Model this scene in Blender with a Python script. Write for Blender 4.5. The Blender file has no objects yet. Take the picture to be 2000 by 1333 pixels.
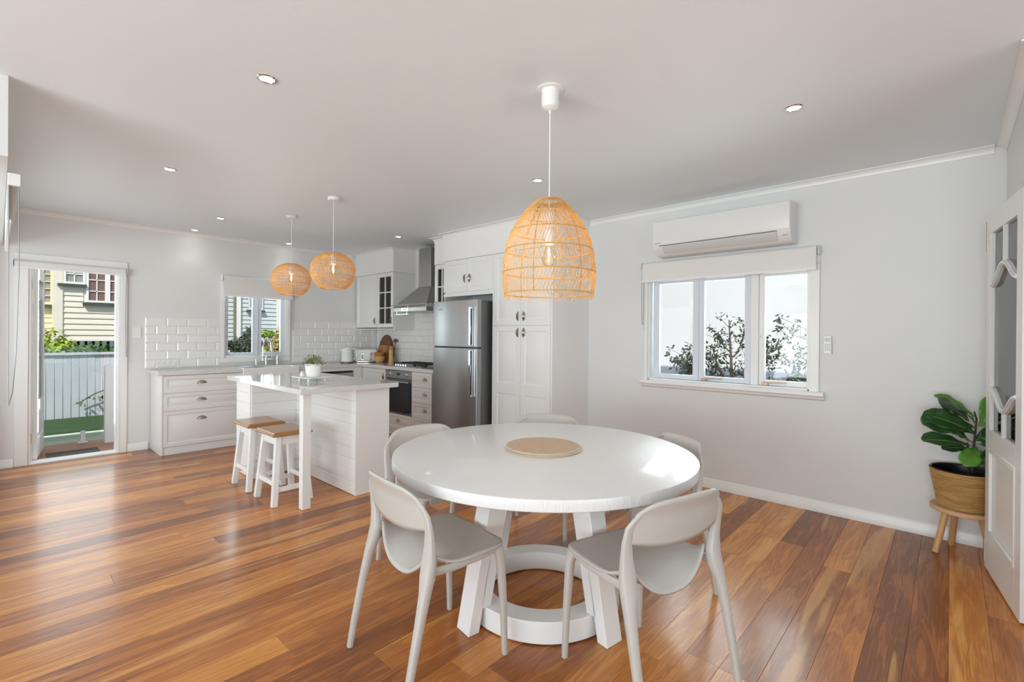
import bpy, math, random
from math import sin, cos, pi, radians
from mathutils import Vector, Matrix, Euler
random.seed(7)
SC = bpy.context.scene
COL = SC.collection

# ---------------------------------------------------------------- camera
cam_d = bpy.data.cameras.new('camera'); cam = bpy.data.objects.new('camera', cam_d); COL.objects.link(cam)
yaw, pitch, roll = radians(42.71), radians(-.125), radians(.45)
_F = Vector((cos(yaw), sin(yaw), 0)); _r = Vector((sin(yaw), -cos(yaw), 0)); _u = Vector((0, 0, 1))
f2 = _F*cos(pitch)+_u*sin(pitch); u2 = _u*cos(pitch)-_F*sin(pitch)
r3 = _r*cos(roll)+u2*sin(roll); u3 = u2*cos(roll)-_r*sin(roll)
cam.matrix_world = Matrix(((r3.x, u3.x, -f2.x, 0), (r3.y, u3.y, -f2.y, 0), (r3.z, u3.z, -f2.z, 1.3), (0, 0, 0, 1)))
cam_d.sensor_width = 36; cam_d.lens = 928.2/2000*36
cam_d.shift_y = (658.7-666.5)/2000
cam_d.clip_start = .05; cam_d.clip_end = 200
SC.camera = cam

# ---------------------------------------------------------------- world, sun, window light, exposure
w = bpy.data.worlds.new('sky'); SC.world = w; w.use_nodes = True
nt = w.node_tree; bg = nt.nodes['Background']
sky = nt.nodes.new('ShaderNodeTexSky'); sky.sky_type = 'HOSEK_WILKIE'; sky.turbidity = 3.0
sky.sun_direction = Vector((-.45, -.45, .77)).normalized(); sky.ground_albedo = .4
mixn = nt.nodes.new('ShaderNodeMix'); mixn.data_type = 'RGBA'; mixn.inputs[0].default_value = .6
mixn.inputs[7].default_value = (.8, .87, 1, 1)
nt.links.new(sky.outputs[0], mixn.inputs[6]); nt.links.new(mixn.outputs[2], bg.inputs[0])
bg.inputs[1].default_value = 1.05
SC.view_settings.view_transform = 'Standard'; SC.view_settings.look = 'None'
SC.view_settings.gamma = 1; SC.view_settings.use_curve_mapping = False
SC.view_settings.exposure = 0.0

def light(name, kind, loc, energy, color=(1, 1, 1), size=None, aim=None, spot=None, spread=None):
    l = bpy.data.lights.new(name, kind); l.energy = energy; l.color = color
    if kind == 'AREA':
        l.shape = 'RECTANGLE'; l.size, l.size_y = size
        if spread: l.spread = radians(spread)
    elif kind in ('POINT', 'SPOT') and size: l.shadow_soft_size = size
    if kind == 'SPOT': l.spot_size = radians(spot or 80); l.spot_blend = .6
    if kind == 'SUN': l.angle = radians(1.5)
    o = bpy.data.objects.new(name, l); COL.objects.link(o); o.location = loc
    if aim is not None: o.rotation_euler = (Vector(aim)-Vector(loc)).to_track_quat('-Z', 'Y').to_euler()
    return o
light('sun', 'SUN', (0, 0, 30), 4.8, (1, .95, .87), aim=(14, 14, 6))
# daylight entering through the openings that stand behind and beside the photographer
DAY = (.86, .97, 1.0)
light('daylight_living_side', 'AREA', (-3.9, .6, 1.15), 250, DAY, (4.6, 2.0), aim=(-1.6, .7, 3.2), spread=150)
light('daylight_rear', 'AREA', (.6, -3.9, 1.15), 66, DAY, (4.2, 2.0), aim=(.7, -1.8, 3.3), spread=150)
light('daylight_side_window', 'AREA', (-.25, 4.9, 1.1), 20, DAY, (2.6, 2.0), aim=(3, 4.9, 2.0))
light('daylight_dining_window', 'AREA', (4.55, 1.42, 1.45), 26, DAY, (1.3, .95), aim=(2.5, 1.42, .9))
light('daylight_kitchen_window', 'AREA', (2.28, 7.0, 1.45), 12, DAY, (.75, .8), aim=(2.28, 4.5, 1.0))
light('daylight_door', 'AREA', (.56, 7.0, 1.15), 9, DAY, (.75, 1.8), aim=(.9, 4.5, 1.0))
SC.cycles.use_denoising = True
SC.cycles.caustics_reflective = False; SC.cycles.caustics_refractive = False
SC.cycles.sample_clamp_indirect = 6; SC.cycles.max_bounces = 9; SC.cycles.transparent_max_bounces = 12
SC.cycles.diffuse_bounces = 6

# ---------------------------------------------------------------- helpers
OFF = {}
class MB:
    def __init__(s): s.v = []; s.f = []
    def add(s, vs, fs):
        b = len(s.v); s.v += [tuple(v) for v in vs]; s.f += [tuple(b+i for i in f) for f in fs]; return s
    def box(s, x0, x1, y0, y1, z0, z1):
        x0, x1 = min(x0, x1), max(x0, x1); y0, y1 = min(y0, y1), max(y0, y1); z0, z1 = min(z0, z1), max(z0, z1)
        return s.add([(x0,y0,z0),(x1,y0,z0),(x1,y1,z0),(x0,y1,z0),(x0,y0,z1),(x1,y0,z1),(x1,y1,z1),(x0,y1,z1)],
                     [(0,3,2,1),(4,5,6,7),(0,1,5,4),(1,2,6,5),(2,3,7,6),(3,0,4,7)])
    def bar(s, p, q, wa, wb, up=(0, 0, 1), wa2=None, wb2=None):
        p, q = Vector(p), Vector(q); d = (q-p).normalized(); up = Vector(up)
        a = d.cross(up)
        if a.length < 1e-4: a = d.cross(Vector((1, 0, 0)))
        a.normalize(); b = a.cross(d)
        wa2 = wa if wa2 is None else wa2; wb2 = wb if wb2 is None else wb2
        vs = [c+a*(i*x/2)+b*(j*y/2) for c, x, y in ((p, wa, wb), (q, wa2, wb2)) for i, j in ((-1,-1),(1,-1),(1,1),(-1,1))]
        return s.add(vs, [(0,1,2,3),(7,6,5,4),(0,4,5,1),(1,5,6,2),(2,6,7,3),(3,7,4,0)])
    def lathe(s, prof, c=(0, 0, 0), n=24, axis='z', cap=True, sy=1):
        vs = []
        for r, h in prof:
            for i in range(n):
                a = 2*pi*i/n; x, y = r*cos(a), r*sin(a)*sy
                vs.append((c[0]+x, c[1]+y, c[2]+h) if axis == 'z' else (c[0]+h, c[1]+x, c[2]+y) if axis == 'x' else (c[0]+y, c[1]+h, c[2]+x))
        fs = [(k*n+i, k*n+(i+1) % n, (k+1)*n+(i+1) % n, (k+1)*n+i) for k in range(len(prof)-1) for i in range(n)]
        if cap: fs += [tuple(range(n-1, -1, -1)), tuple((len(prof)-1)*n+i for i in range(n))]
        return s.add(vs, fs)
    def tube(s, pts, r, n=8, closed=False, flat=None):
        pts = [Vector(p) for p in pts]; m = len(pts); rs = r if isinstance(r, (list, tuple)) else [r]*m
        vs = []; prev = None
        for i, p in enumerate(pts):
            if closed: d = pts[(i+1) % m]-pts[i-1]
            else: d = pts[min(i+1, m-1)]-pts[max(i-1, 0)]
            d.normalize()
            if prev is None:
                a = d.cross(Vector((0, 0, 1)))
                if a.length < .05: a = d.cross(Vector((0, 1, 0)))
            else: a = prev-d*prev.dot(d)
            a.normalize(); prev = a; b = d.cross(a)
            ra, rb = rs[i] if isinstance(rs[i], tuple) else (rs[i], rs[i])
            for k in range(n):
                t = 2*pi*(k+.5)/n; ca, sa = cos(t), sin(t)
                if flat: ca = math.copysign(abs(ca)**flat, ca); sa = math.copysign(abs(sa)**flat, sa)
                vs.append(p+a*(ra*ca)+b*(rb*sa))
        q = m if closed else m-1
        fs = [(k*n+i, k*n+(i+1) % n, ((k+1) % m)*n+(i+1) % n, ((k+1) % m)*n+i) for k in range(q) for i in range(n)]
        if not closed: fs += [tuple(range(n-1, -1, -1)), tuple((m-1)*n+i for i in range(n))]
        return s.add(vs, fs)
    def prism(s, poly, ax, a0, a1):
        # poly: 2-D points in the plane normal to axis ax (x: (y,z), y: (x,z), z: (x,y))
        def P(p, a): return (a, p[0], p[1]) if ax == 'x' else (p[0], a, p[1]) if ax == 'y' else (p[0], p[1], a)
        n = len(poly)
        return s.add([P(p, a0) for p in poly]+[P(p, a1) for p in poly],
                     [tuple(range(n)), tuple(range(2*n-1, n-1, -1))]+[(i, i+n, (i+1) % n+n, (i+1) % n) for i in range(n)])
    def grid(s, fn, nu, nv):
        vs = [fn(i/nu, j/nv) for i in range(nu+1) for j in range(nv+1)]
        return s.add(vs, [(i*(nv+1)+j, (i+1)*(nv+1)+j, (i+1)*(nv+1)+j+1, i*(nv+1)+j+1) for i in range(nu) for j in range(nv)])
    def mesh(s, name, off=(0, 0, 0), sharp=35, fixn=True):
        me = bpy.data.meshes.new(name)
        me.from_pydata([(x-off[0], y-off[1], z-off[2]) for x, y, z in s.v], [], s.f)
        if fixn:
            import bmesh
            bm = bmesh.new(); bm.from_mesh(me); bmesh.ops.recalc_face_normals(bm, faces=bm.faces); bm.to_mesh(me); bm.free()
        me.polygons.foreach_set('use_smooth', [True]*len(me.polygons))
        me.set_sharp_from_angle(angle=radians(sharp))
        return me
    def build(s, name, mat, parent=None, bevel=0, solid=0, seg=2, fixn=True, sub=0, sharp=35):
        if parent is None:
            xs, ys, zs = zip(*s.v); off = Vector(((min(xs)+max(xs))/2, (min(ys)+max(ys))/2, min(zs)))
        else: off = OFF.get(parent.name, Vector((0, 0, 0)))
        o = bpy.data.objects.new(name, s.mesh(name, off, sharp, fixn)); COL.objects.link(o)
        if parent is None: o.location = off
        else: o.parent = parent
        OFF[o.name] = off
        o.data.materials.append(mat)
        if sub: m = o.modifiers.new('s', 'SUBSURF'); m.levels = m.render_levels = sub
        if solid: m = o.modifiers.new('t', 'SOLIDIFY'); m.thickness = solid; m.offset = 0
        if bevel: m = o.modifiers.new('b', 'BEVEL'); m.width = bevel; m.segments = seg; m.limit_method = 'ANGLE'; m.angle_limit = radians(40)
        return o
def tag(o, label=None, cat=None, group=None, kind=None):
    for k, v in (('label', label), ('category', cat), ('group', group), ('kind', kind)):
        if v: o[k] = v
    return o
def thing(name, label, cat, loc, group=None):
    o = bpy.data.objects.new(name, None); COL.objects.link(o); o.location = loc; o.empty_display_size = .1
    OFF[o.name] = Vector(loc); return tag(o, label, cat, group)
def struct(o, label=None): return tag(o, label, kind='structure')
def copy_tree(o, parent=None):
    c = o.copy(); COL.objects.link(c); OFF[c.name] = OFF.get(o.name, Vector((0, 0, 0)))
    if parent is not None: c.parent = parent
    for ch in list(o.children): copy_tree(ch, c)
    return c
class Fr:
    """front frame: u to the right seen from the room, v up, n out of the face"""
    def __init__(s, o, wall):
        s.o = Vector(o); s.U, s.N = ((Vector((1, 0, 0)), Vector((0, -1, 0))) if wall == 'A' else (Vector((0, -1, 0)), Vector((-1, 0, 0))))
    def p(s, u, v, n): return s.o+s.U*u+Vector((0, 0, v))+s.N*n
    def box(s, m, u0, u1, v0, v1, n0, n1):
        a, b = s.p(u0, v0, n0), s.p(u1, v1, n1); return m.box(a.x, b.x, a.y, b.y, a.z, b.z)
def panel(m, F, u0, u1, v0, v1, t=.02, fr=.055, mid=None):
    """raised-panel cabinet front"""
    def one(a0, a1, b0, b1, last):
        loops = [(0, t), (last, t), (last+.006, t-.007), (last+.016, t-.007), (last+.034, t-.001)]
        vs = []
        for i, n in loops:
            i = min(i, (a1-a0)/2-.002, (b1-b0)/2-.002)
            vs += [F.p(a0+i, b0+i, n), F.p(a1-i, b0+i, n), F.p(a1-i, b1-i, n), F.p(a0+i, b1-i, n)]
        vs += [F.p(a0, b0, 0), F.p(a1, b0, 0), F.p(a1, b1, 0), F.p(a0, b1, 0)]
        fs = [(k*4+i, k*4+(i+1) % 4, k*4+4+(i+1) % 4, k*4+4+i) for k in range(4) for i in range(4)]
        fs += [(16, 17, 18, 19)]+[(20+i, 20+(i+1) % 4, (i+1) % 4, i) for i in range(4)]+[(23, 22, 21, 20)]
        m.add(vs, fs)
    if mid is None: one(u0, u1, v0, v1, fr)
    else:
        one(u0, u1, v0, mid, fr); one(u0, u1, mid, v1, fr)
    return m
def cup(F, u, v, parent, vertical=False, flip=1):
    """cup pull: rounded half shell over a thin flange"""
    m = MB(); W, H, D = .045, .028, .024
    def fn(a, b):
        t = pi*a; q = pi/2*b
        x = -W*cos(t)*(cos(q)**.6 if b > 0 else 1); y = H*sin(t)*cos(q)*.95; n = D*sin(q)**.9*(sin(t)**.5 if 0 < a < 1 else 0)
        uu, vv = (x, y) if not vertical else (y*flip, x)
        return F.p(u+uu, v+vv, n+.002)
    m.grid(fn, 12, 6)
    m2 = MB(); c = []
    for i in range(13):
        t = pi*i/12; x, y = -(W+.004)*cos(t), (H+.004)*sin(t)
        uu, vv = (x, y) if not vertical else (y*flip, x)
        c.append(F.p(u+uu, v+vv, 0)); 
    for i in range(13):
        t = pi*i/12; x, y = -(W+.004)*cos(t), (H+.004)*sin(t)
        uu, vv = (x, y) if not vertical else (y*flip, x)
        c.append(F.p(u+uu, v+vv, .003))
    m.add(c, [tuple(range(13)), tuple(range(25, 12, -1))]+[(i, i+1, i+14, i+13) for i in range(12)]+[(12, 0, 13, 25)])
    return m.build('handle', M['nickel'], parent)

# ---------------------------------------------------------------- materials
M = {}
def mat(name, col, rough=.5, metal=0, spec=.5, coat=0, noise=None, bump=None, emit=None, alpha=None, trans=0, sheen=0, coords='Object'):
    m = bpy.data.materials.new(name); m.use_nodes = True; n = m.node_tree; b = n.nodes['Principled BSDF']
    b.inputs['Base Color'].default_value = (*col, 1); b.inputs['Roughness'].default_value = rough
    b.inputs['Metallic'].default_value = metal; b.inputs['Specular IOR Level'].default_value = spec
    b.inputs['Coat Weight'].default_value = coat; b.inputs['Coat Roughness'].default_value = .08
    if emit: b.inputs['Emission Color'].default_value = (*emit[0], 1); b.inputs['Emission Strength'].default_value = emit[1]
    tc = n.nodes.new('ShaderNodeTexCoord')
    if noise:
        sc, amt, stretch = noise
        mp = n.nodes.new('ShaderNodeMapping'); mp.inputs['Scale'].default_value = stretch
        nz = n.nodes.new('ShaderNodeTexNoise'); nz.inputs['Scale'].default_value = sc; nz.inputs['Detail'].default_value = 5
        rp = n.nodes.new('ShaderNodeMapRange'); rp.inputs[3].default_value = 1-amt; rp.inputs[4].default_value = 1+amt
        mx = n.nodes.new('ShaderNodeVectorMath'); mx.operation = 'SCALE'; mx.inputs[0].default_value = col
        n.links.new(tc.outputs[coords], mp.inputs[0]); n.links.new(mp.outputs[0], nz.inputs[0]); n.links.new(nz.outputs[0], rp.inputs[0])
        n.links.new(rp.outputs[0], mx.inputs['Scale']); n.links.new(mx.outputs[0], b.inputs['Base Color'])
    if bump:
        sc, st, stretch = bump
        mp = n.nodes.new('ShaderNodeMapping'); mp.inputs['Scale'].default_value = stretch
        nz = n.nodes.new('ShaderNodeTexNoise'); nz.inputs['Scale'].default_value = sc; nz.inputs['Detail'].default_value = 3
        bp = n.nodes.new('ShaderNodeBump'); bp.inputs['Strength'].default_value = st; bp.inputs['Distance'].default_value = .01
        n.links.new(tc.outputs[coords], mp.inputs[0]); n.links.new(mp.outputs[0], nz.inputs[0]); n.links.new(nz.outputs[0], bp.inputs['Height'])
        n.links.new(bp.outputs[0], b.inputs['Normal'])
    M[name] = m; return m
def glass(name, tint=(1, 1, 1), gloss=.5):
    m = bpy.data.materials.new(name); m.use_nodes = True; n = m.node_tree; n.nodes.clear()
    o = n.nodes.new('ShaderNodeOutputMaterial'); t = n.nodes.new('ShaderNodeBsdfTransparent'); t.inputs[0].default_value = (*tint, 1)
    g = n.nodes.new('ShaderNodeBsdfGlossy'); g.inputs['Roughness'].default_value = .01
    fr = n.nodes.new('ShaderNodeFresnel'); fr.inputs[0].default_value = 1.45
    mu = n.nodes.new('ShaderNodeMath'); mu.operation = 'MULTIPLY'; mu.inputs[1].default_value = gloss
    mx = n.nodes.new('ShaderNodeMixShader'); n.links.new(fr.outputs[0], mu.inputs[0]); n.links.new(mu.outputs[0], mx.inputs[0])
    n.links.new(t.outputs[0], mx.inputs[1]); n.links.new(g.outputs[0], mx.inputs[2]); n.links.new(mx.outputs[0], o.inputs[0])
    M[name] = m
ONE = (1, 1, 1)
mat('wall', (.745, .745, .735), .42, spec=.3, noise=(2, .02, ONE), bump=(60, .05, ONE))
mat('ceiling', (.80, .85, .885), .5, spec=.25, bump=(50, .04, ONE))
mat('trim', (.84, .835, .82), .3)
mat('cab', (.80, .80, .785), .28)
mat('cab_side', (.84, .835, .82), .3)
mat('sash', (.70, .74, .80), .35)  # bluish white: the shadow side of the frames is put into the colour
mat('stone', (.69, .685, .67), .06, noise=(90, .05, ONE), spec=.6)
mat('stone_edge', (.70, .685, .67), .2, noise=(90, .06, ONE))
mat('tile', (.83, .815, .80), .08, spec=.6)
mat('grout', (.74, .725, .71), .8)
mat('board_white', (.86, .86, .85), .35)
mat('steel', (.42, .42, .415), .3, metal=1, noise=(6, .05, (1, 1, .15)))
mat('fridge_steel', (.37, .37, .372), .33, metal=1, noise=(260, .07, ONE))
mat('steel_dark', (.16, .16, .165), .4, metal=.6)
mat('chrome', (.75, .75, .76), .08, metal=1)
mat('nickel', (.42, .38, .33), .22, metal=1)
mat('black', (.012, .012, .014), .3)
mat('black_glass', (.015, .015, .018), .03, spec=.8)
mat('iron', (.02, .02, .022), .45)
mat('ceramic', (.86, .86, .85), .12)
mat('plastic_white', (.82, .82, .81), .3)
mat('ac_white', (.80, .80, .79), .25)
mat('louvre', (.62, .62, .61), .35)
mat('grey_plastic', (.35, .36, .36), .4)
mat('lcd', (.33, .37, .36), .2)
mat('blind', (.78, .765, .745), .8, bump=(300, .1, ONE))
mat('blind_near', (.62, .63, .62), .7)
mat('chain', (.25, .24, .23), .4, metal=.5)
mat('chair', (.53, .51, .475), .42, noise=(150, .02, ONE), bump=(400, .05, ONE))
mat('table_white', (.755, .76, .755), .3, coat=.3, bump=(14, .25, (1, 14, 1)), noise=(3, .012, (1, 12, 1)))
mat('table_leg', (.84, .84, .83), .4, noise=(8, .02, (6, 6, 1)))
mat('cane', (.74, .43, .145), .5, noise=(30, .15, ONE))
mat('hoop', (.58, .33, .10), .5, noise=(40, .15, ONE))
mat('cord', (.85, .85, .84), .4)
mat('lamp_cup', (.83, .83, .81), .3)
mat('filament', (1, .7, .3), .5, emit=((1, .62, .25), 60))
mat('downlight_glow', (1, 1, 1), .5, emit=((1, .95, .88), 28))
mat('stool_wood', (.40, .19, .065), .3, coat=.4, noise=(5, .28, (1, 10, 10)))
mat('stool_white', (.85, .86, .86), .4, noise=(14, .03, ONE))
mat('pine', (.60, .34, .15), .45, noise=(7, .2, (8, 8, 1)))
mat('pine_seat', (.62, .38, .21), .45, noise=(7, .12, (1, 9, 9)))
mat('straw', (.50, .29, .10), .6, noise=(7, .75, (1, 1, 20)), bump=(8, 1, (1, 1, 20)))
mat('placemat', (.56, .41, .29), .7, noise=(40, .3, (1, 5, 1)), bump=(90, .5, (1, 4, 1)))
mat('placemat_rim', (.68, .56, .42), .7)
mat('soil', (.02, .014, .01), .9)
mat('fig_leaf', (.022, .075, .016), .32, noise=(9, .4, ONE))
mat('fig_leaf_bright', (.10, .27, .03), .35, noise=(9, .3, ONE))
mat('leaf_vein', (.16, .30, .08), .5)
mat('stem', (.06, .035, .02), .6)
mat('pot_leaf', (.17, .19, .03), .6, noise=(60, .6, ONE))
mat('acacia', (.42, .19, .055), .35, noise=(6, .35, (1, 1, 7)))
mat('acacia_dark', (.17, .07, .025), .4, noise=(6, .3, (1, 1, 7)))
mat('bamboo', (.66, .40, .16), .4, noise=(9, .15, (1, 1, 6)))
mat('brass', (.45, .32, .22), .35, metal=.8)
mat('mat_dark', (.10, .08, .06), .9)
mat('deck', (.42, .20, .12), .5, noise=(4, .25, (1, 9, 1)))
mat('lawn', (.025, .07, .012), .9, noise=(30, .5, ONE), bump=(120, 1, ONE))
mat('ground_shade', (.10, .13, .10), .8, noise=(20, .2, ONE))  # grey-green with the shade over the turf mixed into the colour
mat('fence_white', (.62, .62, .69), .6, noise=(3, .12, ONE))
mat('ext_white', (.88, .87, .85), .5)
mat('house_cream', (.78, .76, .66), .6, noise=(3, .05, ONE))
mat('house_sunlit', (.82, .73, .48), .6, noise=(1.4, .25, ONE))  # cream boards of the recessed wing, warm sunlight mixed into the colour
mat('house_white', (.62, .67, .69), .6, noise=(3, .05, ONE))
mat('house_green', (.06, .09, .075), .5)
mat('pane_dark', (.20, .13, .12), .15)
mat('pane_grey', (.30, .32, .30), .15)
mat('under_dark', (.035, .025, .02), .9)
mat('slat_teal', (.16, .22, .22), .6)
mat('timber_brown', (.30, .22, .16), .7)
mat('render_white', (.80, .80, .82), .8)
mat('render_blue', (.26, .29, .36), .8)
mat('bush_bright', (.30, .42, .03), .6, noise=(5, .4, ONE))
mat('bush_green', (.07, .15, .025), .6, noise=(5, .5, ONE))
mat('bush_dark', (.03, .06, .022), .6, noise=(5, .5, ONE))
mat('bush_yellow', (.48, .42, .16), .6, noise=(6, .4, ONE))
mat('bark', (.10, .07, .055), .8)
mat('ext_roof', (.5, .5, .5), .8)
mat('rubber', (.03, .03, .03), .7)
glass('pane', (.97, .985, .98), .7); glass('pane_bath', (.93, .96, .95), 1.0); glass('pool_glass', (.88, .93, .92), .5)
glass('pane_door', (.86, .87, .86), 1.2); glass('bulb_glass', (1, .95, .85), .6); glass('pane_cab', (.80, .80, .80), 1.5)

def floor_mat():
    m = bpy.data.materials.new('floorboard'); m.use_nodes = True; n = m.node_tree; b = n.nodes['Principled BSDF']; L = n.links.new
    tc = n.nodes.new('ShaderNodeTexCoord'); oi = n.nodes.new('ShaderNodeObjectInfo')
    sh = n.nodes.new('ShaderNodeVectorMath'); sh.operation = 'SCALE'; sh.inputs[0].default_value = (37, 11, 5)
    L(oi.outputs['Random'], sh.inputs['Scale'])
    ad = n.nodes.new('ShaderNodeVectorMath'); L(tc.outputs['Object'], ad.inputs[0]); L(sh.outputs[0], ad.inputs[1])
    def nz(scale, stretch, det=5, dist=0):
        mp = n.nodes.new('ShaderNodeMapping'); mp.inputs['Scale'].default_value = stretch
        z = n.nodes.new('ShaderNodeTexNoise'); z.inputs['Scale'].default_value = scale; z.inputs['Detail'].default_value = det; z.inputs['Distortion'].default_value = dist
        L(ad.outputs[0], mp.inputs[0]); L(mp.outputs[0], z.inputs[0]); return z
    a = nz(1.6, (1, 9, 1), 6, 1.6); c = nz(6, (1, 34, 1), 4, .3); d = nz(1.1, (1.2, 3, 1), 2, .5)
    def math(op, x, y, cl=False):
        q = n.nodes.new('ShaderNodeMath'); q.operation = op; q.use_clamp = cl
        for i, k in enumerate((x, y)):
            if isinstance(k, (int, float)): q.inputs[i].default_value = k
            else: L(k, q.inputs[i])
        return q.outputs[0]
    # rings: turn the broad noise into contour figure
    ring = math('SINE', math('MULTIPLY', a.outputs[0], 34), 0); ring = math('MULTIPLY', ring, .055)
    v = math('ADD', math('MULTIPLY', a.outputs[0], .55), math('MULTIPLY', c.outputs[0], .38))
    v = math('ADD', v, ring); v = math('ADD', v, math('MULTIPLY', oi.outputs['Random'], .46)); v = math('ADD', v, math('MULTIPLY', d.outputs[0], .25)); v = math('SUBTRACT', v, .375)
    r = n.nodes.new('ShaderNodeValToRGB'); e = r.color_ramp.elements
    e[0].position = .18; e[0].color = (.20, .066, .020, 1); e[1].position = .86; e[1].color = (.78, .42, .13, 1)
    for p, col in ((.36, (.36, .120, .030)), (.52, (.51, .188, .044)), (.68, (.65, .270, .060))):
        q = e.new(p); q.color = (*col, 1)
    L(v, r.inputs[0])
    sp = nz(1.25, (.45, 6.5, 1), 2, .5); mr = n.nodes.new('ShaderNodeMapRange'); mr.inputs[1].default_value = .615; mr.inputs[2].default_value = .66; mr.inputs[4].default_value = .45
    L(sp.outputs[0], mr.inputs[0]); sm = n.nodes.new('ShaderNodeMix'); sm.data_type = 'RGBA'; sm.inputs[7].default_value = (.78, .44, .14, 1)
    L(mr.outputs[0], sm.inputs[0]); L(r.outputs[0], sm.inputs[6]); L(sm.outputs[2], b.inputs['Base Color'])
    b.inputs['Roughness'].default_value = .34; b.inputs['Coat Weight'].default_value = .33; b.inputs['Coat Roughness'].default_value = .16; b.inputs['Specular IOR Level'].default_value = .3
    w2 = nz(2.2, (1, 5, 1), 2); bp = n.nodes.new('ShaderNodeBump'); bp.inputs['Strength'].default_value = .12; bp.inputs['Distance'].default_value = .004
    L(w2.outputs[0], bp.inputs['Height']); L(bp.outputs[0], b.inputs['Normal']); L(bp.outputs[0], b.inputs['Coat Normal'])
    M['floorboard'] = m
floor_mat()

# ---------------------------------------------------------------- room shell
YA, XB, XK, ZC = 6.605, 4.177, 4.03, 2.497
SX0, SY0 = -4.0, -4.0
m = MB(); m.box(SX0, 4.33, SY0, YA+.0, -.12, -.022)
floor = struct(m.build('floor', M['under_dark']))
edge = [.527-.133*6.5+.0]
# floorboards: every board the photograph can show is an object; the rest behind the camera is one mesh
BW = .1328; rest = MB(); nb = 0
y = .3955
while y < YA: y += BW
rows = []; yy = y
while yy > SY0: rows.append((yy-BW, yy)); yy -= BW
rr = random.Random(11)
for (y0, y1) in rows:
    ya, yb = max(y0, SY0), min(y1, YA)
    if yb-ya < .01: continue
    x = -.15-rr.random()*.6
    rest.box(SX0, x-.001, ya+.0005, yb-.0005, -.022, 0)
    while x < 4.17:
        L_ = rr.uniform(1.1, 3.2); x1 = min(x+L_, 4.17)
        if 4.17-x1 < .35: x1 = 4.17
        vis = yb > -1.3 and nb < 296
        if vis:
            a = MB().box(x+.0003, x1-.0003, ya+.0003, yb-.0003, -.022, rr.uniform(-.0004, 0))
            o = bpy.data.objects.new('floorboard', a.mesh('floorboard', (x, ya, 0), fixn=False)); COL.objects.link(o)
            o.parent = floor; o.location = Vector((x, ya, 0))-OFF[floor.name]; o.data.materials.append(M['floorboard'])
            b_ = o.modifiers.new('b', 'BEVEL'); b_.width = .0006; b_.segments = 1; nb += 1
        else: rest.box(x+.0006, x1-.0006, ya+.0006, yb-.0006, -.022, 0)
        x = x1
o = rest.build('floorboards', M['floorboard'], floor, fixn=False); o['kind'] = 'stuff'

m = MB().box(SX0-.15, 4.33, SY0-.15, YA+.15, ZC, ZC+.12)
struct(m.build('ceiling', M['ceiling']))
# wall_back with the door and the kitchen window openings
DX0, DX1, DZ = .205, .905, 1.99
WX0, WX1, WZ0, WZ1 = 1.905, 2.655, 1.0, 1.90
def wallA(m, y0, y1):
    m.box(SX0-.15, DX0, y0, y1, -.1, ZC); m.box(DX0, DX1, y0, y1, DZ, ZC); m.box(DX1, WX0, y0, y1, -.1, ZC)
    m.box(WX0, WX1, y0, y1, -.1, WZ0); m.box(WX0, WX1, y0, y1, WZ1, ZC); m.box(WX1, 4.33, y0, y1, -.1, ZC)
m = MB(); wallA(m, YA, YA+.15); wall_back = struct(m.build('wall_back', M['wall']))
# right wall: dining part with window, kitchen part a little proud behind the pantry
VY0, VY1, VZ0, VZ1 = .785, 2.105, .90, 1.86
m = MB()
m.box(XB, XB+.15, SY0-.15, VY0, -.1, ZC); m.box(XB, XB+.15, VY0, VY1, -.1, VZ0); m.box(XB, XB+.15, VY0, VY1, VZ1, ZC); m.box(XB, XB+.15, VY1, YA+.15, -.1, ZC)
struct(m.build('wall_right', M['wall']))
m = MB().box(XK, XB-.001, 3.57, YA-.001, 0, ZC-.001); wall_kitchen = struct(m.build('wall_kitchen', M['wall']))
m = MB(); m.box(3.42, XB-.001, -.36, -.245, 0.001, ZC-.001); m.box(2.9, 3.42, -.36, -.245, 2.03, ZC-.001); m.box(2.75, 2.9, -.36, -.245, 0.001, ZC-.001); struct(m.build('wall_near', M['wall']))
# left wall of the kitchen with the opening the near blind hangs over, seen edge-on
m = MB(); XD = .031
m.box(XD-.14, XD, 3.24, YA-.001, 2.12, ZC-.001); m.box(XD-.14, XD-.11, 6.45, YA-.001, 0.001, 2.12)
struct(m.build('wall_left', M['wall']))
# the far living side: walls with wide openings
m = MB(); m.box(SX0-.15, SX0, SY0-.15, -2.4, 0, ZC-.001); m.box(SX0-.15, SX0, 3.2, YA-.001, 0, ZC-.001); m.box(SX0-.15, SX0, -2.4, 3.2, 2.3, ZC-.001)
struct(m.build('wall_living', M['wall']))
m = MB(); m.box(SX0, -2.0, SY0-.15, SY0, 0, ZC-.001); m.box(3.0, XB-.001, SY0-.15, SY0, 0, ZC-.001); m.box(-2.0, 3.0, SY0-.15, SY0, 2.3, ZC-.001)
struct(m.build('wall_front', M['wall']))
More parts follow.
